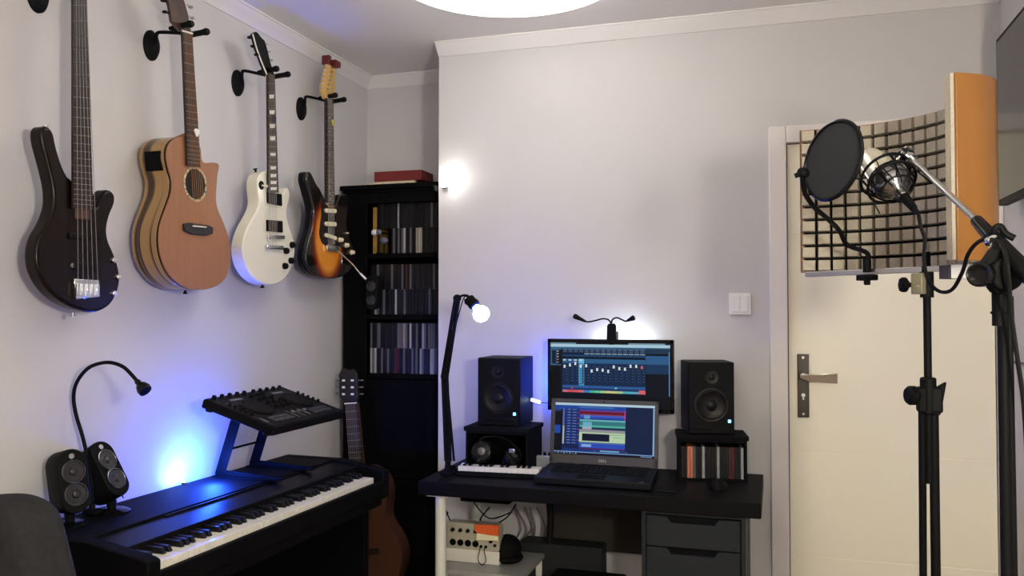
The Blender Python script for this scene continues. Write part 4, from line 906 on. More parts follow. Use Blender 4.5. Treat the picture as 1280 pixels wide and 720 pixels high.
for k in range(15):
    x0 = .103+.0467*k; lit = k in (3,)
    rr_(x0,.12,x0+.0462,.205,C(30,52,86)); rr_(x0+.006,.13,x0+.040,.145,C(110,130,160)); rr_(x0+.006,.165,x0+.036,.18,C(90,110,140))
    if k > 3: rr_(x0+.004,.205,x0+.044,.225,C(150,180,200))
    rr_(x0,.235,x0+.0462,.275,C(34,74,116))
    for j in range(2): rr_(x0+.006+.02*j,.275,x0+.021+.02*j,.315,C(10,16,30))
    rr_(x0,.315,x0+.0462,.40,C(48,104,150) if not lit else C(120,200,235)); rr_(x0,.40,x0+.0462,.84,C(24,52,92) if not lit else C(80,165,215))
    rr_(x0+.016,.42,x0+.020,.78,C(4,8,16)); rr_(x0+.030,.44,x0+.041,.80,C(12,24,40))
    for j in range(6): rr_(x0+.032,.46+.055*j,.039+x0,.475+.055*j,C(90,130,170))
    ky = (.47,.44,.41,.46,.45,.55,.52,.53,.55,.46,.49,.50,.44,.44,.46)[k]
    rr_(x0+.010,ky-.03,x0+.026,ky+.03,C(240,246,250) if k < 14 else C(235,110,110))
    if k < 4: rr_(x0+.006,.33,x0+.030,.355,C(220,235,245))
    rr_(x0+.004,.80,x0+.03,.815,C(16,26,44)); rr_(x0,.84,x0+.0462,.885,C(50,100,170)); rr_(x0,.885,x0+.0462,.93,C(30,60,110))
    band = (C(225,120,140),C(225,90,105),C(230,100,100),C(225,120,130),C(60,140,220),C(80,200,160),C(110,215,170),C(190,225,150),C(225,225,150),C(225,220,150),C(180,220,160),C(90,190,200),C(90,190,220),C(120,170,200),C(235,110,120))[k]
    rr_(x0,.93,x0+.0462,.975,band)
rr_(.185,.875,.2,.90,C(225,70,80)); rr_(.55,.86,.57,.885,C(120,240,200)); rr_(.75,.90,.80,.965,C(235,110,110))
rr_(.805,.10,1,.235,C(30,60,86)); rr_(.805,.20,.985,.235,C(6,8,14)); rr_(.805,.235,1,.40,C(48,100,150)); rr_(.805,.40,1,.58,C(26,58,96)); rr_(.805,.58,1,1,C(8,16,28)); rr_(.992,.15,1,1,C(110,150,190))
R_ = [(a, bz+.006+SHt-(bz+.006+SHt-z0)*.80 if z0 > bz+.007 or k else z0, c, bz+.006+SHt-(bz+.006+SHt-z1)*.80, d) for k, (a, z0, c, z1, d) in enumerate(R_)]
rr_(0,.80,1,.985,C(8,14,24)); rr_(0,.80,.06,.97,C(5,8,12)); rr_(0,.975,1,1,C(10,14,20))
screen_mesh('screen', rel @ Matrix.Translation(Vector((0,.0028,0))), mo, R_, ms)
b = N()
q0 = onY(823, 498, MY-.001)
for k in range(3):
    a = q0+Vector((.004+k*.010, -.001, -.002-.006*k)); prism(b, [a, a+Vector((.009,0,.001)), a+Vector((.015,0,-.026)), a+Vector((.006,0,-.027))], (0,.0008,0))
obj('blue_sticker', b, mat('cyan_sticker', srgb(88,170,196), .4), mo, label='pale blue striped sticker in the lower right corner')
b = N(); box(b, (mw/2-.025,.034,-.16), (mw/2+.025,.052,mh*.5), T); obj('stand_column', b, M_blk, mo, bevel=.003)
cxm = m0.x+mw/2; b = N(); prism(b, [(cxm+x, MY+.0+.0+y, DT+.0005) for x, y in rrect(0,0,.24,.13,.03)], (0,0,.010)); obj('foot', b, M_blk, mo, bevel=.003)
# light strips fixed behind the monitor
b = N(); box(b, (mw*.40,.036,mh-.026), (mw*.76,.040,mh-.012), T); obj('light_strip', b, emis('strip_white', (.80,.90,1,1), 60), mo, label='glowing white strip behind the top edge')
b = N(); box(b, (.004,.036,.03), (.030,.040,mh-.08), T); obj('light_strip', b, emis('strip_blue', (.02,.07,1,1), 75), mo, label='glowing blue strip behind the left edge')
# two-armed clip light on top of the monitor
gy = MY-.004
c0 = onY(764, 420, gy)
dl = thing('clip_lamp', 'black clip lamp with two thin curved arms on top of the monitor', 'lamp', c0)
b = N(); pts = [(-.020,-.018),(-.012,-.040),(.012,-.040),(.020,-.018),(.018,.034),(.012,.042),(-.012,.042),(-.018,.034)]
ch0 = onY(764.5, 418, gy-.006); prism(b, [(ch0.x+x*.95, gy-.012, ch0.z+z) for x, z in pts], (0,.012,0)); box(b, (ch0.x-.016,gy-.002,m0.z+.0008), (ch0.x+.016,gy+.055,m0.z+.03)); box(b, (ch0.x-.016,gy+.042,m0.z-.03), (ch0.x+.016,gy+.050,m0.z+.02)); obj('clip', b, M_blk, dl, bevel=.003)
gz_ = gy-.004
for side, pl, hd in (('l', ((763.5,410),(763.5,404),(760,399.5),(753,398.5),(745,400.5),(736,402.3),(730,401)), ((733,402.3),(717,394.5))), ('r', ((764.5,410),(764.5,402),(767,398.3),(772,397.3),(777,399.5),(782,401.5),(785,400.5)), ((783,401.3),(793,396.8)))):
    b = N(); tube(b, [onY(a, c, gz_) for a, c in pl], .0032, smooth=5); ar = obj('flexible_arm', b, M_blk, dl)
    p0_ = onY(*hd[0], gz_); p1_ = onY(*hd[1], gz_-.004); d_ = (p1_-p0_); L_ = d_.length
    b = N(); lathe(b, p0_, d_, [(0,.003),(L_*.15,.005),(L_*.5,.0075),(L_*.85,.0105),(L_,.0085),(L_+.002,0)], seg=18); obj('lamp_head', b, M_blk, dl)

# laptop
lp = thing('laptop', 'open black laptop on the desk showing coloured audio tracks', 'laptop', Vector((-.62, 3.02, DT)))
fl_, fr_, hr, hl = Vector((-.826,2.882,DT)), Vector((-.408,2.876,DT)), Vector((-.424,3.158,DT)), Vector((-.842,3.165,DT))
M_lap = mat('laptop_shell', (.006,.006,.007,1), .5, spec=.15); M_bez = mat('laptop_bezel', srgb(66,64,62), .5)
b = N(); prism(b, [v+Vector((0,0,.004)) for v in (fl_,fr_,hr,hl)], (0,0,.024)); obj('base', b, M_lap, lp, bevel=.004, seg=3)
ux = (fr_-fl_).normalized(); uy = (hl-fl_).normalized(); bo = fl_+Vector((0,0,.0281))
Tb = Matrix((ux, uy, Vector((0,0,1)))).transposed().to_4x4(); Tb.translation = bo
b = N()
for r in range(6):
    for k in range(18):
        if r == 0 and 4 < k < 10: continue
        x0 = .035+k*.0194; y0 = .115+r*.0192; box(b, (x0,y0,.0), (x0+.0172,y0+.0168,.0025), Tb)
box(b, (.035+5*.0194,.115,0), (.035+10*.0194-.002,.132,.0025), Tb)
obj('keyboard', b, M_blk, lp, bevel=.0006)
b = N(); box(b, (.15,.020,.0), (.25,.088,.0008), Tb); obj('touchpad', b, M_blkm, lp)
b = N(); box(b, (.375,.012,.0), (.392,.020,.0006), Tb); obj('badge', b, M_steel, lp)
# lid, tilted back
tilt = math.radians(9); lz_ = (hl+hr)/2
lu = (hr-hl).normalized(); lvz = Vector((0, math.sin(tilt), math.cos(tilt))); ln = lu.cross(lvz).normalized()
TL = Matrix((lu, -ln if (-ln).y > 0 else ln, lvz)).transposed().to_4x4(); TL.translation = hl+Vector((0,-.004,.030))
LW = (hr-hl).length; LH = .246
b = N(); box(b, (0,.001,0), (LW,.012,LH), TL); obj('lid', b, M_lap, lp, bevel=.004)
sb0, sb1, st_, sbt = .016, .014, .016, .034
b = N()
for lo, hi in (((0,-.001,0),(sb0,.003,LH)),((LW-sb1,-.001,0),(LW,.003,LH)),((0,-.001,LH-st_),(LW,.003,LH)),((0,-.001,0),(LW,.003,sbt))): box(b, lo, hi, TL)
obj('bezel', b, M_bez, lp, bevel=.0008)
sw_, sh_ = LW-sb0-sb1, LH-st_-sbt
R_ = []
def r2(x0,y0,x1,y1,c): R_.append((sb0+x0*sw_, sbt+(1-y1)*sh_, sb0+x1*sw_, sbt+(1-y0)*sh_, c))
r2(0,0,1,1,C(14,34,84)); r2(0,0,1,.045,C(200,228,240)); r2(0,.045,.72,.13,C(34,76,170)); r2(.72,.05,1,.94,C(14,34,72)); r2(.25,.06,.6,.09,C(70,120,190)); r2(0,.13,.08,.94,C(6,12,26)); r2(0,.44,.06,.60,C(30,80,180)); r2(0,.13,.06,.17,C(50,60,130))
r2(.08,.11,.1,.8,C(90,110,190)); r2(.085,.45,.1,.8,C(190,200,170))
for k in range(13):
    y = .11+k*.054; r2(.11,y,.25,y+.045,C(24,54,130)); r2(.13,y+.012,.16,y+.024,C(140,160,210)); r2(.18,y+.012,.22,y+.024,C(120,140,200)); 
    if k % 2: r2(.235,y+.008,.25,y+.03,C(170,60,110))
bars = [(.13,.155,C(120,60,160)),(.155,.205,C(110,20,44)),(.205,.225,C(150,60,90)),(.225,.265,C(70,100,210)),(.265,.30,C(40,70,190)),(.31,.345,C(110,190,200)),(.345,.42,C(56,130,140)),(.42,.46,C(90,190,170)),(.47,.505,C(30,60,90)),(.505,.56,C(160,160,166)),(.56,.745,C(200,230,190)),(.745,.775,C(90,120,170)),(.775,.86,C(44,84,200)),(.86,.885,C(90,30,90))]
for y0, y1, c_ in bars: r2(.255,y0,.715,y1,c_)
r2(.285,.585,.56,.725,C(8,20,50)); r2(.56,.59,.71,.60,C(120,180,120)); r2(.60,.64,.70,.65,C(120,170,120)); r2(.30,.23,.36,.30,C(100,170,230)); r2(.29,.36,.38,.45,C(120,190,220)); r2(.285,.45,.38,.50,C(180,190,210)); r2(.28,.79,.38,.84,C(140,190,240)); r2(.705,.13,.715,.30,C(230,60,150))
r2(.08,.885,.72,.94,C(24,56,130)); r2(.47,.895,.66,.925,C(110,180,220)); r2(.40,.9,.42,.92,C(60,100,160)); r2(.72,.9,.74,.925,C(60,90,150)); r2(0,.945,1,1,C(12,20,40)); r2(0,.94,1,.955,C(140,180,230)); r2(.985,.05,1,.95,C(150,190,230)); r2(.87,.965,.98,.985,C(120,150,190))
for k in range(8): r2(.01+.03*k,.965,.025+.03*k,.985,C(150,180,220) if k % 2 else C(90,120,160))
screen_mesh('screen', MW[lp.name].inverted() @ TL @ Matrix.Translation(Vector((0,.0006,0))), lp, R_, ms)
cu = bpy.data.curves.new('dell', 'FONT'); cu.body = 'DELL'; cu.size = .014; cu.align_x = 'CENTER'; cu.extrude = .0003; cu.space_character = 1.0
to = bpy.data.objects.new('tmp', cu); COL.objects.link(to); dg = bpy.context.evaluated_depsgraph_get(); me = bpy.data.meshes.new_from_object(to.evaluated_get(dg)); bpy.data.objects.remove(to)
me.transform(MW[lp.name].inverted() @ TL @ Matrix.Translation(Vector((LW/2,-.0014,.011))) @ Matrix.Rotation(math.radians(90),4,'X')); me.materials.clear(); me.materials.append(M_steel)
o = bpy.data.objects.new('lettering', me); COL.objects.link(o); o.parent = lp
b = N(); box(b, (LW/2-.004,-.0016,LH-.010), (LW/2+.004,0,LH-.006), TL); obj('webcam', b, M_blk, lp)
b = N(); cyl(b, hl+Vector((.03,0,.026)), hl+Vector((.10,-.001,.026)), .007); cyl(b, hr+Vector((-.10,0,.026)), hr+Vector((-.03,0,.026)), .007); obj('hinge', b, M_lap, lp)

# USB light stick at the monitor's left edge
u0 = onY(664, 499.5, MY-.01); u1 = onY(675, 503, MY-.01)
us = thing('light_stick', 'tiny glowing white light stick sticking out left of the monitor', 'lamp', u0)
b = N(); cyl(b, u0, u1, .0055, seg=12); obj('light_tube', b, emis('stick_glow', (.6,.8,1,1), 9), us)
b = N(); cyl(b, u1, onY(685, 504, MY-.004), .0015, seg=8); obj('wire', b, M_rub, us)
# silver device with a row of knobs at the wall
k0 = onY(664, 566, 3.17); k1 = onY(694, 582, 3.17)
dv = thing('headphone_amplifier', 'flat silver box with a row of black knobs behind the laptop', 'audio device', ((k0.x+k1.x)/2, 3.2, DT))
b = N(); box(b, (k0.x,3.17,DT+.0005), (k1.x+.03,3.24,k0.z-.010)); obj('housing', b, mat('silver_blue', srgb(158,162,170), .4, .3), dv, bevel=.004)
for i in range(5):
    p = onY(667+i*6.0, 567.5, 3.165); b = N(); lathe(b, (p.x,3.19,k0.z-.010), (0,-.25,1), [(0,.0065),(.010,.0060),(.012,.004),(.012,0)], seg=14); obj('knob', b, M_blk, dv)
# small keyboard with headphones lying on it
a = onZ(570, 595, DT); T = Matrix.Translation(Vector((a.x-.003, a.y, DT))) @ Matrix.Rotation(math.radians(4), 4, 'Z')
mk = thing('midi_keyboard', 'small keyboard with white mini keys at the left of the desk', 'keyboard instrument', None, M=T)
KL = .330
b = N(); box(b, (0,0,.0005), (KL,.092,.028)); obj('housing', b, M_blk, mk, bevel=.004, local=True)
b = N(); box(b, (.006,.060,.028), (KL-.006,.090,.0315)); box(b, (.004,.006,.028), (.010,.09,.0315)); obj('control_strip', b, mat('control_navy', (.01,.015,.04,1), .35), mk, local=True, bevel=.001)
nk = 15; kw2 = (KL-.022)/nk
b = N(); box(b, (.011,-.001,.0200), (.011+kw2-.0006,.058,.0370)); wk2 = obj('white_key', b, MATS['key_ivory'], mk, bevel=.0008, local=True, smooth=0)
for i in range(1, nk): c = wk2.copy(); COL.objects.link(c); c.location.x += i*kw2
bk2 = None
for i in range(nk-1):
    if i % 7 in (0,1,3,4,5):
        if bk2 is None:
            b = N(); box(b, (.011+kw2*.70,.012,.0372), (.011+kw2*1.30,.058,.0435)); bk2 = obj('black_key', b, M_blkg, mk, bevel=.001, local=True, smooth=0)
        else: c = bk2.copy(); COL.objects.link(c); c.location.x += i*kw2
b = N(); box(b, (.004,.066,.0316), (.026,.086,.0330)); obj('display', b, emis('tiny_display', (.15,.5,1,1), 2.5), mk, local=True, label='glowing blue display')
hp_ = onY(603, 563, 3.00)
hd = thing('headphones', 'black headphones resting on the small keyboard', 'headphones', Vector((hp_.x+.04, 3.02, DT+.024)))
def cup(c, ax, r, chrome=False):
    b = N(); lathe(b, c, ax, [(-.022,.0),(-.022,r*.7),(-.014,r*.95),(.0,r),(.006,r*.92),(.012,r*.80),(.016,r*.4),(.016,0)], seg=32); q = obj('ear_cup', b, M_blkg, hd)
    b = N(); lathe(b, Vector(c)-Vector(ax).normalized()*.020, Vector(ax)*-1, [(0,r*.9),(.010,r*.92),(.014,r*.8),(.014,r*.5),(.004,r*.45),(.004,0)], seg=28); obj('ear_pad', b, M_rub, hd)
    b = N(); lathe(b, Vector(c)+Vector(ax).normalized()*.016, ax, [(0,r*.34),(.002,r*.34),(.003,r*.2),(.003,0)], seg=24); obj('round_badge', b, mat('dark_steel', (.12,.12,.12,1), .3, 1.0), hd)
cup(onY(602.5,564.5,3.00), (.15,-.95,.25), .042)
cup(onY(641,572,3.03), (.55,-.45,.7), .036)
c1_ = onY(602.5,564.5,3.02)+Vector((0,.02,.03)); c2_ = onY(641,572,3.05)+Vector((0,.0,.0))
b = N(); tube(b, [c1_+Vector((-.02,0,-.03)), c1_+Vector((-.015,.015,.012)), c1_+Vector((.03,.03,.022)), c1_+Vector((.08,.032,.012)), c2_+Vector((.02,.02,.022)), c2_+Vector((.030,.0,.004))], .0055, smooth=6); obj('headband', b, M_blk, hd)
b = N(); p_ = onY(640,563,3.01); box(b, (p_.x-.012,p_.y-.004,p_.z-.010), (p_.x+.012,p_.y+.004,p_.z+.006), None); obj('yoke', b, M_steel, hd, bevel=.003, label='shiny metal yoke')
# mouse
mp_ = onZ(898, 612, DT)
ms_ = thing('mouse', 'black computer mouse in front of the right speaker', 'mouse', mp_)
b = N(); sphere(b, (mp_.x,mp_.y,DT+.006), .03, (1.05,1.55,1.05)); bmesh.ops.bisect_plane(b, geom=b.verts[:]+b.edges[:]+b.faces[:], plane_co=(0,0,DT+.001), plane_no=(0,0,-1), clear_outer=True); bmesh.ops.holes_fill(b, edges=b.edges[:]); obj('shell', b, M_blk, ms_)
b = N(); cyl(b, (mp_.x-.003,mp_.y-.022,DT+.034), (mp_.x+.003,mp_.y-.022,DT+.034), .006); obj('scroll_wheel', b, M_rub, ms_)
pm = onZ(833, 615.5, DT); b = N(); cyl(b, pm+Vector((-.03,.0,.0035)), pm+Vector((.03,-.004,.0035)), .003, seg=8); cyl(b, pm+Vector((.03,-.004,.0035)), pm+Vector((.037,-.0045,.0035)), .003, .0008, seg=8); tag(obj('pen', b, M_blkg), 'thin dark pen lying on the desk in front of the laptop', 'pen')
# desk lamp with blue-white bulb
ly = 3.00
la = thing('desk_lamp', 'black spring-arm lamp with a glowing blue-white bulb at the left of the desk', 'lamp', onZ(556, 596, DT))
cb = onZ(560, 593, DT)
b = N(); box(b, (cb.x-.022,cb.y-.03,DT), (cb.x+.022,cb.y+.02,DT+.012)); box(b, (cb.x-.022,cb.y+.02,DT), (cb.x+.022,cb.y+.03,DT+.03)); cyl(b, (cb.x,cb.y,DT+.01), (cb.x,cb.y,DT+.055), .011); obj('base_clamp', b, M_blkm, la, bevel=.002)
e1 = dep(556, 470, 3.20); e0_ = Vector((cb.x,cb.y,DT+.05)); e2 = dep(571.5, 373, 3.14)
perp = RT*.007
b = N()
for s in (-1,1): cyl(b, e0_+perp*s, e1+perp*s, .0075, seg=10)
cyl(b, e0_+perp*3.2+Vector((0,0,.0)), e1.lerp(e0_,.12)+perp*1.2, .0048, seg=8)
obj('lower_arm', b, M_blkm, la)
b = N()
for s in (-1,1): cyl(b, e1+perp*s*1.2, e2+perp*s*.9, .0068, seg=10)
cyl(b, e1.lerp(e2,.05), e1.lerp(e2,.60), .0115, seg=12); obj('upper_arm', b, M_blkm, la)
b = N()
for e in (e1, e2): cyl(b, e-FW*.014, e+FW*.014, .0150, seg=18)
obj('joint', b, M_blkm, la)
hA = dep(588, 375, 3.08); hB = dep(605.5, 397.5, 3.05)
b = N(); tube(b, [e2, dep(578,369.5,3.12), dep(585,370,3.10), hA], .0045, smooth=4); obj('head_bracket', b, M_blkm, la)
dd = (hB-hA).normalized(); b = N(); lathe(b, hA-dd*.012, dd, [(0,.012),(.004,.018),(.022,.019),(.030,.022),(.040,.021),(.044,.015),(.044,0)], seg=24); sk = obj('socket', b, M_blkm, la)
b = N(); cyl(b, hA-RT*.022+Vector((0,0,-.004)), hA+RT*.0, .008); cyl(b, dep(583,381,3.09), dep(590,372,3.09), .010); obj('tilt_knob', b, M_blkm, la)
bc_ = hB; b = N(); lathe(b, hA+dd*.032, dd, [(0,.012),(.010,.016),(.020,.026),(.034,.0315),(.046,.030),(.058,.022),(.064,.010),(.066,0)], seg=32); obj('bulb', b, emis('blue_white_bulb', (.08,.15,1,1), BULB_L), la, label='glowing blue-white bulb')
cable([hA-dd*.01, dep(580,372,3.13), dep(573,395,3.15), dep(566,420,3.17), dep(560,445,3.18), dep(558,468,3.19)], .0022, label='thin black wire running down the arm of the spring lamp')
cable([onZ(548,600,DT+.004), onZ(560,590,DT+.004), Vector((cb.x+.03,cb.y+.04,DT+.004)), onZ(582,581,DT+.004)], .0028, label='black cable on the desk beside the lamp clamp')
p0_ = onZ(519, 588, .76); p1_ = onZ(534, 595, .76)

# ============================================================ VOCAL BOOTH: reflection shield, stands, microphone
SZ0, SZ1 = 1.450, 1.798
plate = crom([(.058,2.168,0),(.15,2.163,0),(.235,2.137,0),(.31,2.088,0),(.368,2.02,0),(.402,1.935,0),(.409,1.86,0),(.400,1.795,0),(.366,1.746,0),(.317,1.716,0)], 10)
M_oak = mat('orange_wood', srgb(136, 90, 36), .38, noise=.10, scale=6, stretch=(4,4,.6), coat=.25)
M_foam = mat('taupe_foam', srgb(180, 172, 156), .95, noise=.12, scale=200, bump=.6, bscale=700, spec=.1)
M_bkf = mat('black_shade_backing', (.008,.008,.008,1), .95, spec=.1)  # black for the dark foam base and painted shade in the gaps
sh = thing('acoustic_shield', 'curved orange wooden shield lined with square grey foam blocks', 'acoustic shield', (.25, 2.0, SZ0))
Lp = [0]
for a, c in zip(plate, plate[1:]): Lp.append(Lp[-1]+(c-a).length)
def at_len(s):
    for i in range(len(Lp)-1):
        if s <= Lp[i+1] or i == len(Lp)-2:
            t = (s-Lp[i])/(Lp[i+1]-Lp[i]); p = plate[i].lerp(plate[i+1], t); d = (plate[min(i+2,len(plate)-1)]-plate[max(i-1,0)]).normalized(); return p, d
def ribbon(bm, off0, off1, z0, z1, s0=0, s1=None, n=60):
    s1 = Lp[-1] if s1 is None else s1; rows = []
    for i in range(n+1):
        p, d = at_len(s0+(s1-s0)*i/n); nrm = Vector((-d.y, d.x, 0)); nrm = nrm if nrm.dot(Vector((.22,1.9,0))-p) > 0 else -nrm
        rows.append([bm.verts.new((p.x+nrm.x*o, p.y+nrm.y*o, z)) for o, z in ((off0,z0),(off1,z0),(off1,z1),(off0,z1))])
    for a, c in zip(rows, rows[1:]):
        for k in range(4): bm.faces.new((a[k], a[(k+1)%4], c[(k+1)%4], c[k]))
    bm.faces.new(rows[0]); bm.faces.new(rows[-1][::-1]); return bm
b = N(); ribbon(b, -.004, .007, SZ0, SZ1); obj('wooden_shell', b, M_oak, sh, bevel=.0015, smooth=45)
b = N(); ribbon(b, .0072, .012, SZ0+.004, SZ1-.003, .010, Lp[-1]-.012); obj('black_shade_backing', b, M_bkf, sh, label='black backing, also painted shade, between the foam blocks')
b = N(); pitch = .0335; nb = int((Lp[-1]-.02)/pitch); rows_ = 11; ph = (SZ1-SZ0-.004)/rows_
for i in range(nb):
    s = .004+i*(Lp[-1]-.010)/nb; wdt = (Lp[-1]-.010)/nb-.0050
    for j in range(rows_):
        z0 = SZ0+.003+j*ph
        p0, d0 = at_len(s); p1, d1 = at_len(s+wdt); V = []
        n0 = Vector((-d0.y,d0.x,0)); n0 = n0 if n0.dot(Vector((.22,1.9,0))-p0) > 0 else -n0
        n1 = Vector((-d1.y,d1.x,0)); n1 = n1 if n1.dot(Vector((.22,1.9,0))-p1) > 0 else -n1
        t0 = (p1-p0).normalized()
        hh = .034 if i < nb-1 else .040
        for (p, n_, sg) in ((p0,n0,1),(p1,n1,-1)):
            for o, sh_r in ((.0122,0),(hh,.0015)):
                for z in (z0+sh_r, z0+ph-.0050-sh_r): V.append(b.verts.new(p+n_*o+t0*sg*sh_r+Vector((0,0,z))))
        # order: p0 low-off(z0,z1), p0 high(z0,z1), p1 ...
        a0,a1,a2,a3,c0,c1,c2,c3 = V
        for f in ((a0,a1,a3,a2),(c0,c2,c3,c1),(a2,a3,c3,c2),(a0,c0,c1,a1),(a0,a2,c2,c0),(a1,c1,c3,a3)): b.faces.new(f)
obj('foam_lining', b, M_foam, sh, label='taupe foam cut in square blocks', smooth=0)
# thick plain foam strip along the near edge
p, d = at_len(Lp[-1]-.0005); nrm = Vector((-d.y,d.x,0)); nrm = nrm if nrm.dot(Vector((.22,1.9,0))-p) > 0 else -nrm
b = N(); q_ = [p+nrm*.001-d*.001, p+nrm*.016-d*.001, p+nrm*.016+d*.008, p+nrm*.001+d*.008]; prism(b, [Vector((v.x,v.y,SZ0+.002)) for v in q_], (0,0,SZ1-SZ0-.003)); obj('edge_strip', b, M_foam, sh)
# flat white bar beneath carrying the shield
BA = Vector((.075,2.135,SZ0-.012)); BB = Vector((.392,1.845,SZ0-.012)); bd = (BB-BA).normalized(); bn = Vector((-bd.y,bd.x,0))
def barbox(bm, s0, s1, w, z0, z1, off=0): prism(bm, [BA+bd*s0+bn*(off-w/2)+Vector((0,0,z0)), BA+bd*s1+bn*(off-w/2)+Vector((0,0,z0)), BA+bd*s1+bn*(off+w/2)+Vector((0,0,z0)), BA+bd*s0+bn*(off+w/2)+Vector((0,0,z0))], (0,0,z1-z0)); return bm
BL = (BB-BA).length
obj('support_bar', barbox(N(), 0, BL, .026, 0, .0115), M_steel, sh, bevel=.001, label='flat metal bar under the shield')
pB = onZ(1198, 336, SZ0-.02); sB = (pB-BA).dot(bd)
obj('end_clamp', barbox(N(), BL*.800, BL*.853, .036, -.016, .0118), mat('violet_black', (.02,.018,.03,1), .5), sh, bevel=.001)
obj('end_clamp', barbox(N(), BL*.856, BL*.965, .032, -.016, .0119), M_white, sh, bevel=.001, label='white clamp block')
# stand of the shield
SP = BA+bd*((BB-BA).length*.71); SP.z = 0
ss = thing('microphone_stand', 'black stand carrying the foam-lined shield, with a clutch halfway', 'microphone stand', SP)
zc_ = 1.12
b = N(); cyl(b, (SP.x,SP.y,1.0), (SP.x,SP.y,SZ0+.030), .0078); obj('upper_pole', b, M_blk, ss)
b = N(); cyl(b, (SP.x,SP.y,SZ0+.030), (SP.x,SP.y,SZ0+.044), .006); sphere(b, (SP.x,SP.y,SZ0+.046), .006); obj('pole_tip', b, M_chrome, ss)
b = N(); barbox(b, .71*BL-.020, .71*BL+.006, .026, -.046, -.002, -.012); obj('clamp_bracket', b, mat('khaki_metal', srgb(150,146,118), .45, .3), ss, bevel=.002)
b = N(); cyl(b, (SP.x,SP.y-.0,SZ0-.065), (SP.x,SP.y,SZ0+.0), .0135); obj('clamp_sleeve', b, M_blk, ss, bevel=.001)
kq = SP+Vector((0,0,SZ0-.038))-bd*.024-bn*.012; b = N(); cyl(b, kq, kq-RT*.016, .005); lathe(b, kq-RT*.012, -RT, [(0,.013),(.004,.016),(.012,.016),(.014,.012),(.014,0)], seg=7); obj('thumb_screw', b, M_blk, ss)
cz = onY(1162, 497, SP.y).z
b = N(); cyl(b, (SP.x,SP.y,cz-.035), (SP.x,SP.y,cz+.042), .016); box(b, (SP.x-.022,SP.y-.014,cz-.030), (SP.x+.026,SP.y+.014,cz+.022)); prism(b, [(SP.x+.012,SP.y-.01,cz+.02),(SP.x+.034,SP.y-.01,cz+.034),(SP.x+.022,SP.y-.01,cz-.035),(SP.x+.005,SP.y-.01,cz-.040)], (0,.02,0)); obj('clutch', b, M_blk, ss, bevel=.004)
b = N(); lathe(b, (SP.x-.020,SP.y-.004,cz+.004), (-1,-.3,0), [(0,.014),(.006,.020),(.018,.020),(.024,.015),(.024,0)], seg=20); obj('clutch_knob', b, M_blk, ss)
b = N(); cyl(b, (SP.x+.010,SP.y,.06), (SP.x+.010,SP.y,cz-.02), .0095); obj('lower_pole', b, M_blk, ss)
b = N(); cyl(b, (SP.x-.016,SP.y+.002,.30), (SP.x-.012,SP.y,cz-.025), .0075); obj('hanging_arm', b, M_blk, ss)
def tripod(root, c, R0=.33, hz=.26, ang0=.5):
    b = N(); cyl(b, (c.x,c.y,hz-.03), (c.x,c.y,hz+.03), .018); hub = obj('leg_hub', b, M_blk, root)
    for k in range(3):
        a = ang0+k*2*math.pi/3; e = Vector((c.x+R0*math.cos(a), c.y+R0*math.sin(a), .012)); s = Vector((c.x+.016*math.cos(a), c.y+.016*math.sin(a), hz))
        b = N(); cyl(b, s, e, .0075); sphere(b, e, .012, (1.2,1.2,1)); obj('leg', b, M_blk, root)
        b = N(); m__ = s.lerp(e,.5); cyl(b, (c.x+.012*math.cos(a),c.y+.012*math.sin(a),.07), m__, .005); obj('brace', b, M_blk, root)
tripod(ss, Vector((SP.x+.010,SP.y,0)))
# pop filter
pcn = dep(1040.5, 200.5, 1.625)
nr = (RT*.93 - UP*.14 + FW*.34).normalized()      # its axis, pointing at the microphone behind it
pf = thing('pop_filter', 'round black mesh pop filter on a black gooseneck before the microphone', 'pop filter', pcn)
Rp = .0765
m = bpy.data.materials.new('pop_mesh'); m.use_nodes = True; nt = m.node_tree; bs = nt.nodes['Principled BSDF']; bs.inputs['Base Color'].default_value = (.012,.014,.016,1); bs.inputs['Roughness'].default_value = .8
bs.inputs['Alpha'].default_value = .93
b = N(); lathe(b, pcn-nr*.0015, nr, [(0,Rp-.003),(.003,Rp-.003),(.003,0)], seg=56); obj('mesh_disc', b, m, pf)
u_, v_ = frame(nr); b = N(); tube(b, [pcn+(u_*math.cos(a*math.pi/24)+v_*math.sin(a*math.pi/24))*Rp for a in range(48)], .0045, smooth=1, closed=True); obj('hoop', b, M_blkg, pf)
gl0 = dep(1003.5, 216, 1.635)
b = N(); lathe(b, gl0-nr*.008, nr, [(0,.008),(.004,.010),(.014,.010),(.018,.008),(.018,0)], seg=16); cyl(b, gl0, pcn+(gl0-pcn).normalized()*Rp*.98, .005); obj('pivot', b, M_blk, pf)
gb = BA+bd*((onZ(1062,338,SZ0-.005)-BA).dot(bd)); gb.z = SZ0-.006
gq = gb-bn*.020
P = [gl0, dep(1003.5,228,1.65), dep(1007,243,1.68), dep(1018,259,1.73), dep(1034,273,1.79), dep(1049,288,1.85), dep(1059,306,1.89), Vector((gq.x,gq.y-.002,SZ0+.035)), Vector((gq.x,gq.y,SZ0+.012))]
b = N(); tube(b, P, .0052, smooth=6); obj('gooseneck', b, M_blk, pf)
b = N(); cyl(b, (gq.x,gq.y,SZ0-.008), (gq.x,gq.y,SZ0+.022), .009); prism(b, [gq-bd*.020+bn*.012+Vector((0,0,-.002-.018)), gq+bd*.020+bn*.012+Vector((0,0,-.020)), gq+bd*.020-bn*.012+Vector((0,0,-.020)), gq-bd*.020-bn*.012+Vector((0,0,-.020))], (0,0,.013)); cyl(b, gq+Vector((0,0,-.03)), gq+Vector((0,0,-.018)), .007); obj('clamp', b, M_blk, pf, bevel=.002)

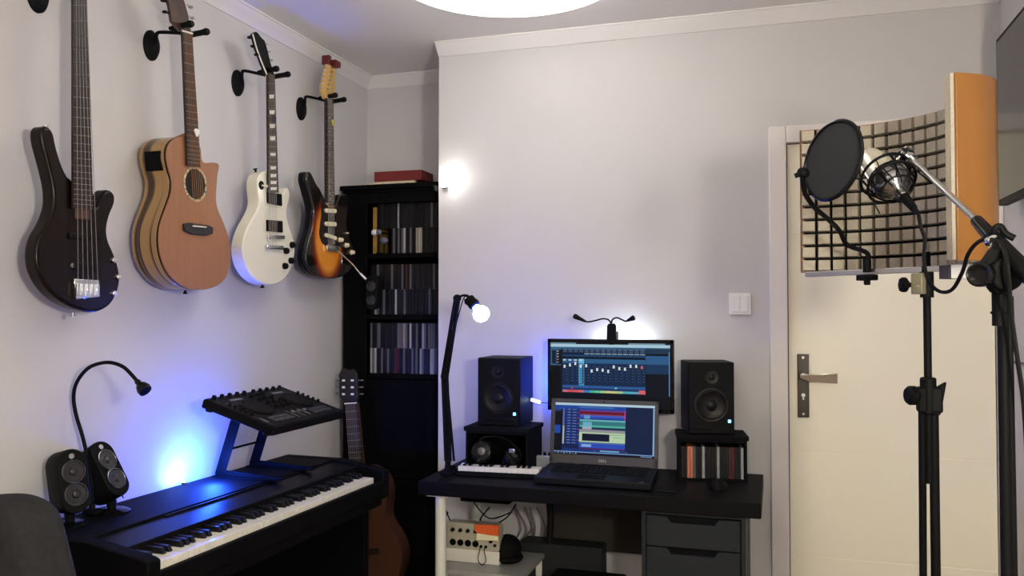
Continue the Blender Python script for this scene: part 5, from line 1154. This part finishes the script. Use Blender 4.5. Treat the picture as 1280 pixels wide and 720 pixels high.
# microphone in its shock mount
mtop = dep(1094, 204, 1.690); mbot = dep(1135, 252, 1.585)
ma = (mbot-mtop).normalized(); ML = (mbot-mtop).length
mc = thing('microphone', 'large studio microphone with a cream head hanging head up in a ring mount', 'microphone', dep(1115,225,1.735))
sd = ma.cross(FW).normalized()
M_grille = mat('cream_grille', srgb(226,220,200), .32, .45, noise=.1, scale=300)
b = N(); lathe(b, mtop-ma*.038, ma, [(0,.010),(.004,.016),(.014,.021),(.060,.029),(.086,.032),(.086,0)], seg=32); obj('grille_head', b, M_grille, mc, label='cream wire grille')
b = N(); tube(b, [mtop-ma*.040+sd*.011, mtop-ma*.0415, mtop-ma*.040-sd*.011], .0028, smooth=4)
for s in (-1,1): tube(b, [mtop-ma*.038+sd*.012*s, mtop-ma*.014+sd*.0255*s, mtop+ma*.034+sd*.032*s, mtop+ma*.048+sd*.0335*s], .0026, smooth=4)
obj('head_band', b, M_chrome, mc)
b = N(); lathe(b, mtop+ma*.0485, ma, [(0,.034),(.006,.036),(.024,.0365),(.036,.033),(.045,.026),(.050,.018),(.054,.013),(.054,0)], seg=36); obj('body', b, mat('mic_gloss', (.22,.22,.23,1), .18, .9), mc)
b = N(); cyl(b, mtop+ma*.100, mtop+ma*.122, .010, .0095, seg=20); obj('connector', b, M_chrome, mc); 
b = N(); cyl(b, mtop+ma*.1222, mtop+ma*.160, .0098, .007, seg=20); cyl(b, mtop+ma*.1602, mtop+ma*.178, .0055, .0035); pl_ = obj('plug', b, M_blk, mc)
sm = thing('shock_mount', 'black ring cage holding the microphone at the end of the boom', 'shock mount', dep(1118,225,1.73))
def hoop(bm, c, ax, r, th, n=40):
    u, v = frame(ax); tube(bm, [c+(u*math.cos(2*math.pi*k/n)+v*math.sin(2*math.pi*k/n))*r for k in range(n)], th, smooth=1, closed=True)
c1 = mtop+ma*.045; c2 = mtop+ma*.072; c3 = mtop+ma*.095
b = N(); hoop(b, c1, ma, .049, .0028); obj('outer_ring', b, M_blk, sm)
b = N(); hoop(b, c2, ma, .047, .0028); obj('outer_ring', b, M_blk, sm)
b = N(); hoop(b, c1+ma*.012, ma, .0395, .0016); hoop(b, c3, ma, .0315, .0016); obj('inner_ring', b, M_blk, sm)
u_, v_ = frame(ma)
b = N()
for k in range(8):
    a = 2*math.pi*(k+.3)/8; dr_ = u_*math.cos(a)+v_*math.sin(a); tube(b, [c1+ma*.008+dr_*.0400, c1+ma*.022+dr_*.0405, c2+ma*.008+dr_*.0375, c3+dr_*.0315, c3+ma*.010+dr_*.022], .0013, smooth=3, seg=6)
obj('cage_bar', b, M_blk, sm)
b = N()
for k in range(8):
    a = 2*math.pi*k/8; a2 = 2*math.pi*(k+.5)/8; d1 = u_*math.cos(a)+v_*math.sin(a); d2 = u_*math.cos(a2)+v_*math.sin(a2)
    cyl(b, c1+d1*.048, c3+d2*.0315, .0011, seg=6); cyl(b, c2+d1*.046, c1+ma*.012+d2*.0395, .0011, seg=6)
    if k % 2: cyl(b, c2+d1*.046, c3+ma*.030+d1*.052, .0014, seg=6)
obj('elastic_cord', b, M_rub, sm)
for k in range(4):
    a = 2*math.pi*(k+.15)/4; d1 = u_*math.cos(a)+v_*math.sin(a); b = N(); cyl(b, c1+d1*.049, c2+d1*.047, .0024, seg=8); obj('ring_spacer', b, M_blk, sm)
# boom stand: boom axis in space
bt0 = dep(1131, 190, 1.665); cl0 = dep(1222, 277, 1.405); cl1 = dep(1300, 358, 1.24)
bdr = (cl0-bt0).normalized()
b = N(); att = dep(1127,196,1.665); cyl(b, c1+(att-c1).normalized()*.049, att, .006); box(b, (att.x-.010,att.y-.010,att.z-.010), (att.x+.012,att.y+.010,att.z+.010)); obj('swivel_joint', b, M_blk, sm, bevel=.002)
b = N(); tube(b, [dep(1104,193,1.657), dep(1114,194,1.659), dep(1122,191,1.661), dep(1130,186,1.664)], .0035, smooth=4); tube(b, [dep(1122,200,1.659), dep(1128,191,1.657), dep(1133,184,1.659)], .0038, smooth=3); obj('locking_lever', b, M_chrome, sm)
bs_ = thing('boom_stand', 'black boom stand at the right edge holding out the microphone', 'microphone stand', dep(1262, 700, 1.46)*1.0)
b = N(); cyl(b, bt0, bt0+bdr*.022, .0115); obj('thread_collar', b, M_blkg, bs_); b = N(); cyl(b, bt0+bdr*.0222, bt0+bdr*.038, .0100); obj('thread_nut', b, M_chrome, bs_)
b = N(); cyl(b, bt0+bdr*.0382, cl0, .0055); obj('boom_tube', b, M_steel, bs_, label='thin bright steel inner tube')
g1 = dep(1247, 305, 1.345); b = N(); cyl(b, cl0-bdr*.004, dep(1240,297,1.362), .010, .012); obj('boom_sleeve', b, M_blkg, bs_)
b = N(); cyl(b, dep(1240,297,1.362), cl1, .0135); obj('boom_outer_tube', b, M_blk, bs_, label='thick black outer tube')
b = N(); q = dep(1243,298,1.35); tube(b, [q, dep(1243,287,1.345), dep(1250,283,1.343), dep(1257,292,1.34), dep(1268,298,1.335)], .0055, smooth=4); obj('boom_lever', b, M_blk, bs_)
b = N(); lathe(b, dep(1238,302,1.35), -FW, [(0,.010),(.010,.010),(.010,0)], seg=16); obj('lock_screw', b, M_chrome, bs_)
hb = dep(1255, 343, 1.315)
b = N(); lathe(b, hb+FW*.014, -FW, [(0,.023),(.004,.0265),(.024,.0265),(.027,.023),(.027,0)], seg=32); prism(b, [dep(a,c,1.315) for a, c in ((1232,328),(1244,310),(1262,315),(1281,333),(1278,352),(1262,368),(1246,366),(1235,352))], FW*.02); obj('boom_pivot', b, M_blk, bs_, bevel=.004)
b = N(); q = dep(1236,343,1.30); lathe(b, q+FW*.012, (-RT*.75-FW*.6), [(0,.012),(.006,.0195),(.020,.0195),(.024,.016),(.020,.010),(.020,0)], seg=28); obj('pivot_knob', b, M_blkg, bs_)
pole = dep(1254, 372, 1.335); PX, PY = pole.x-.004, pole.y
b = N(); cyl(b, (PX+.003,PY,.06), (PX+.003,PY,pole.z+.030), .0085); obj('pole', b, M_blk, bs_)
b = N(); cyl(b, (PX-.002,PY,pole.z-.045), (PX-.002,PY,pole.z+.016), .0105); cyl(b, (PX-.002,PY,pole.z-.026), (PX-.002,PY,pole.z-.022), .0125); obj('collar', b, M_blk, bs_)
b = N(); cyl(b, (PX+.0125,PY+.004,pole.z-.050), (PX+.0115,PY+.004,pole.z+.002), .0080); cyl(b, (PX+.016,PY+.004,.25), (PX+.0125,PY+.004,pole.z-.05), .0058); obj('counter_tube', b, M_blk, bs_)
tripod(bs_, Vector((PX+.004,PY,0)), R0=.30, ang0=.9)
# microphone cable
e = mtop+ma*.178
cable([e, dep(1151,283,1.56), dep(1156,300,1.56), dep(1155,325,1.56), dep(1160,350,1.55), dep(1174,364,1.54), dep(1190,362,1.50), dep(1203,340,1.46), dep(1210,318,1.43), dep(1222,303,1.39), dep(1237,299,1.345), dep(1252,306,1.32), dep(1259,330,1.285), dep(1262,365,1.29), dep(1265,400,1.30), dep(1272,450,1.30), dep(1279,500,1.30), dep(1283,560,1.30), dep(1285,640,1.30)], .0034, label='black microphone cable looping below the shield and down the boom stand', smooth=7)
wa = onX(1290, 455, XR-.01); 
cable([onX(1262,452,XR-.008), onX(1272,453.5,XR-.008), onX(1290,455,XR-.008)], .004, M_darkneck, 'short dark cable crossing the wall at the right edge')
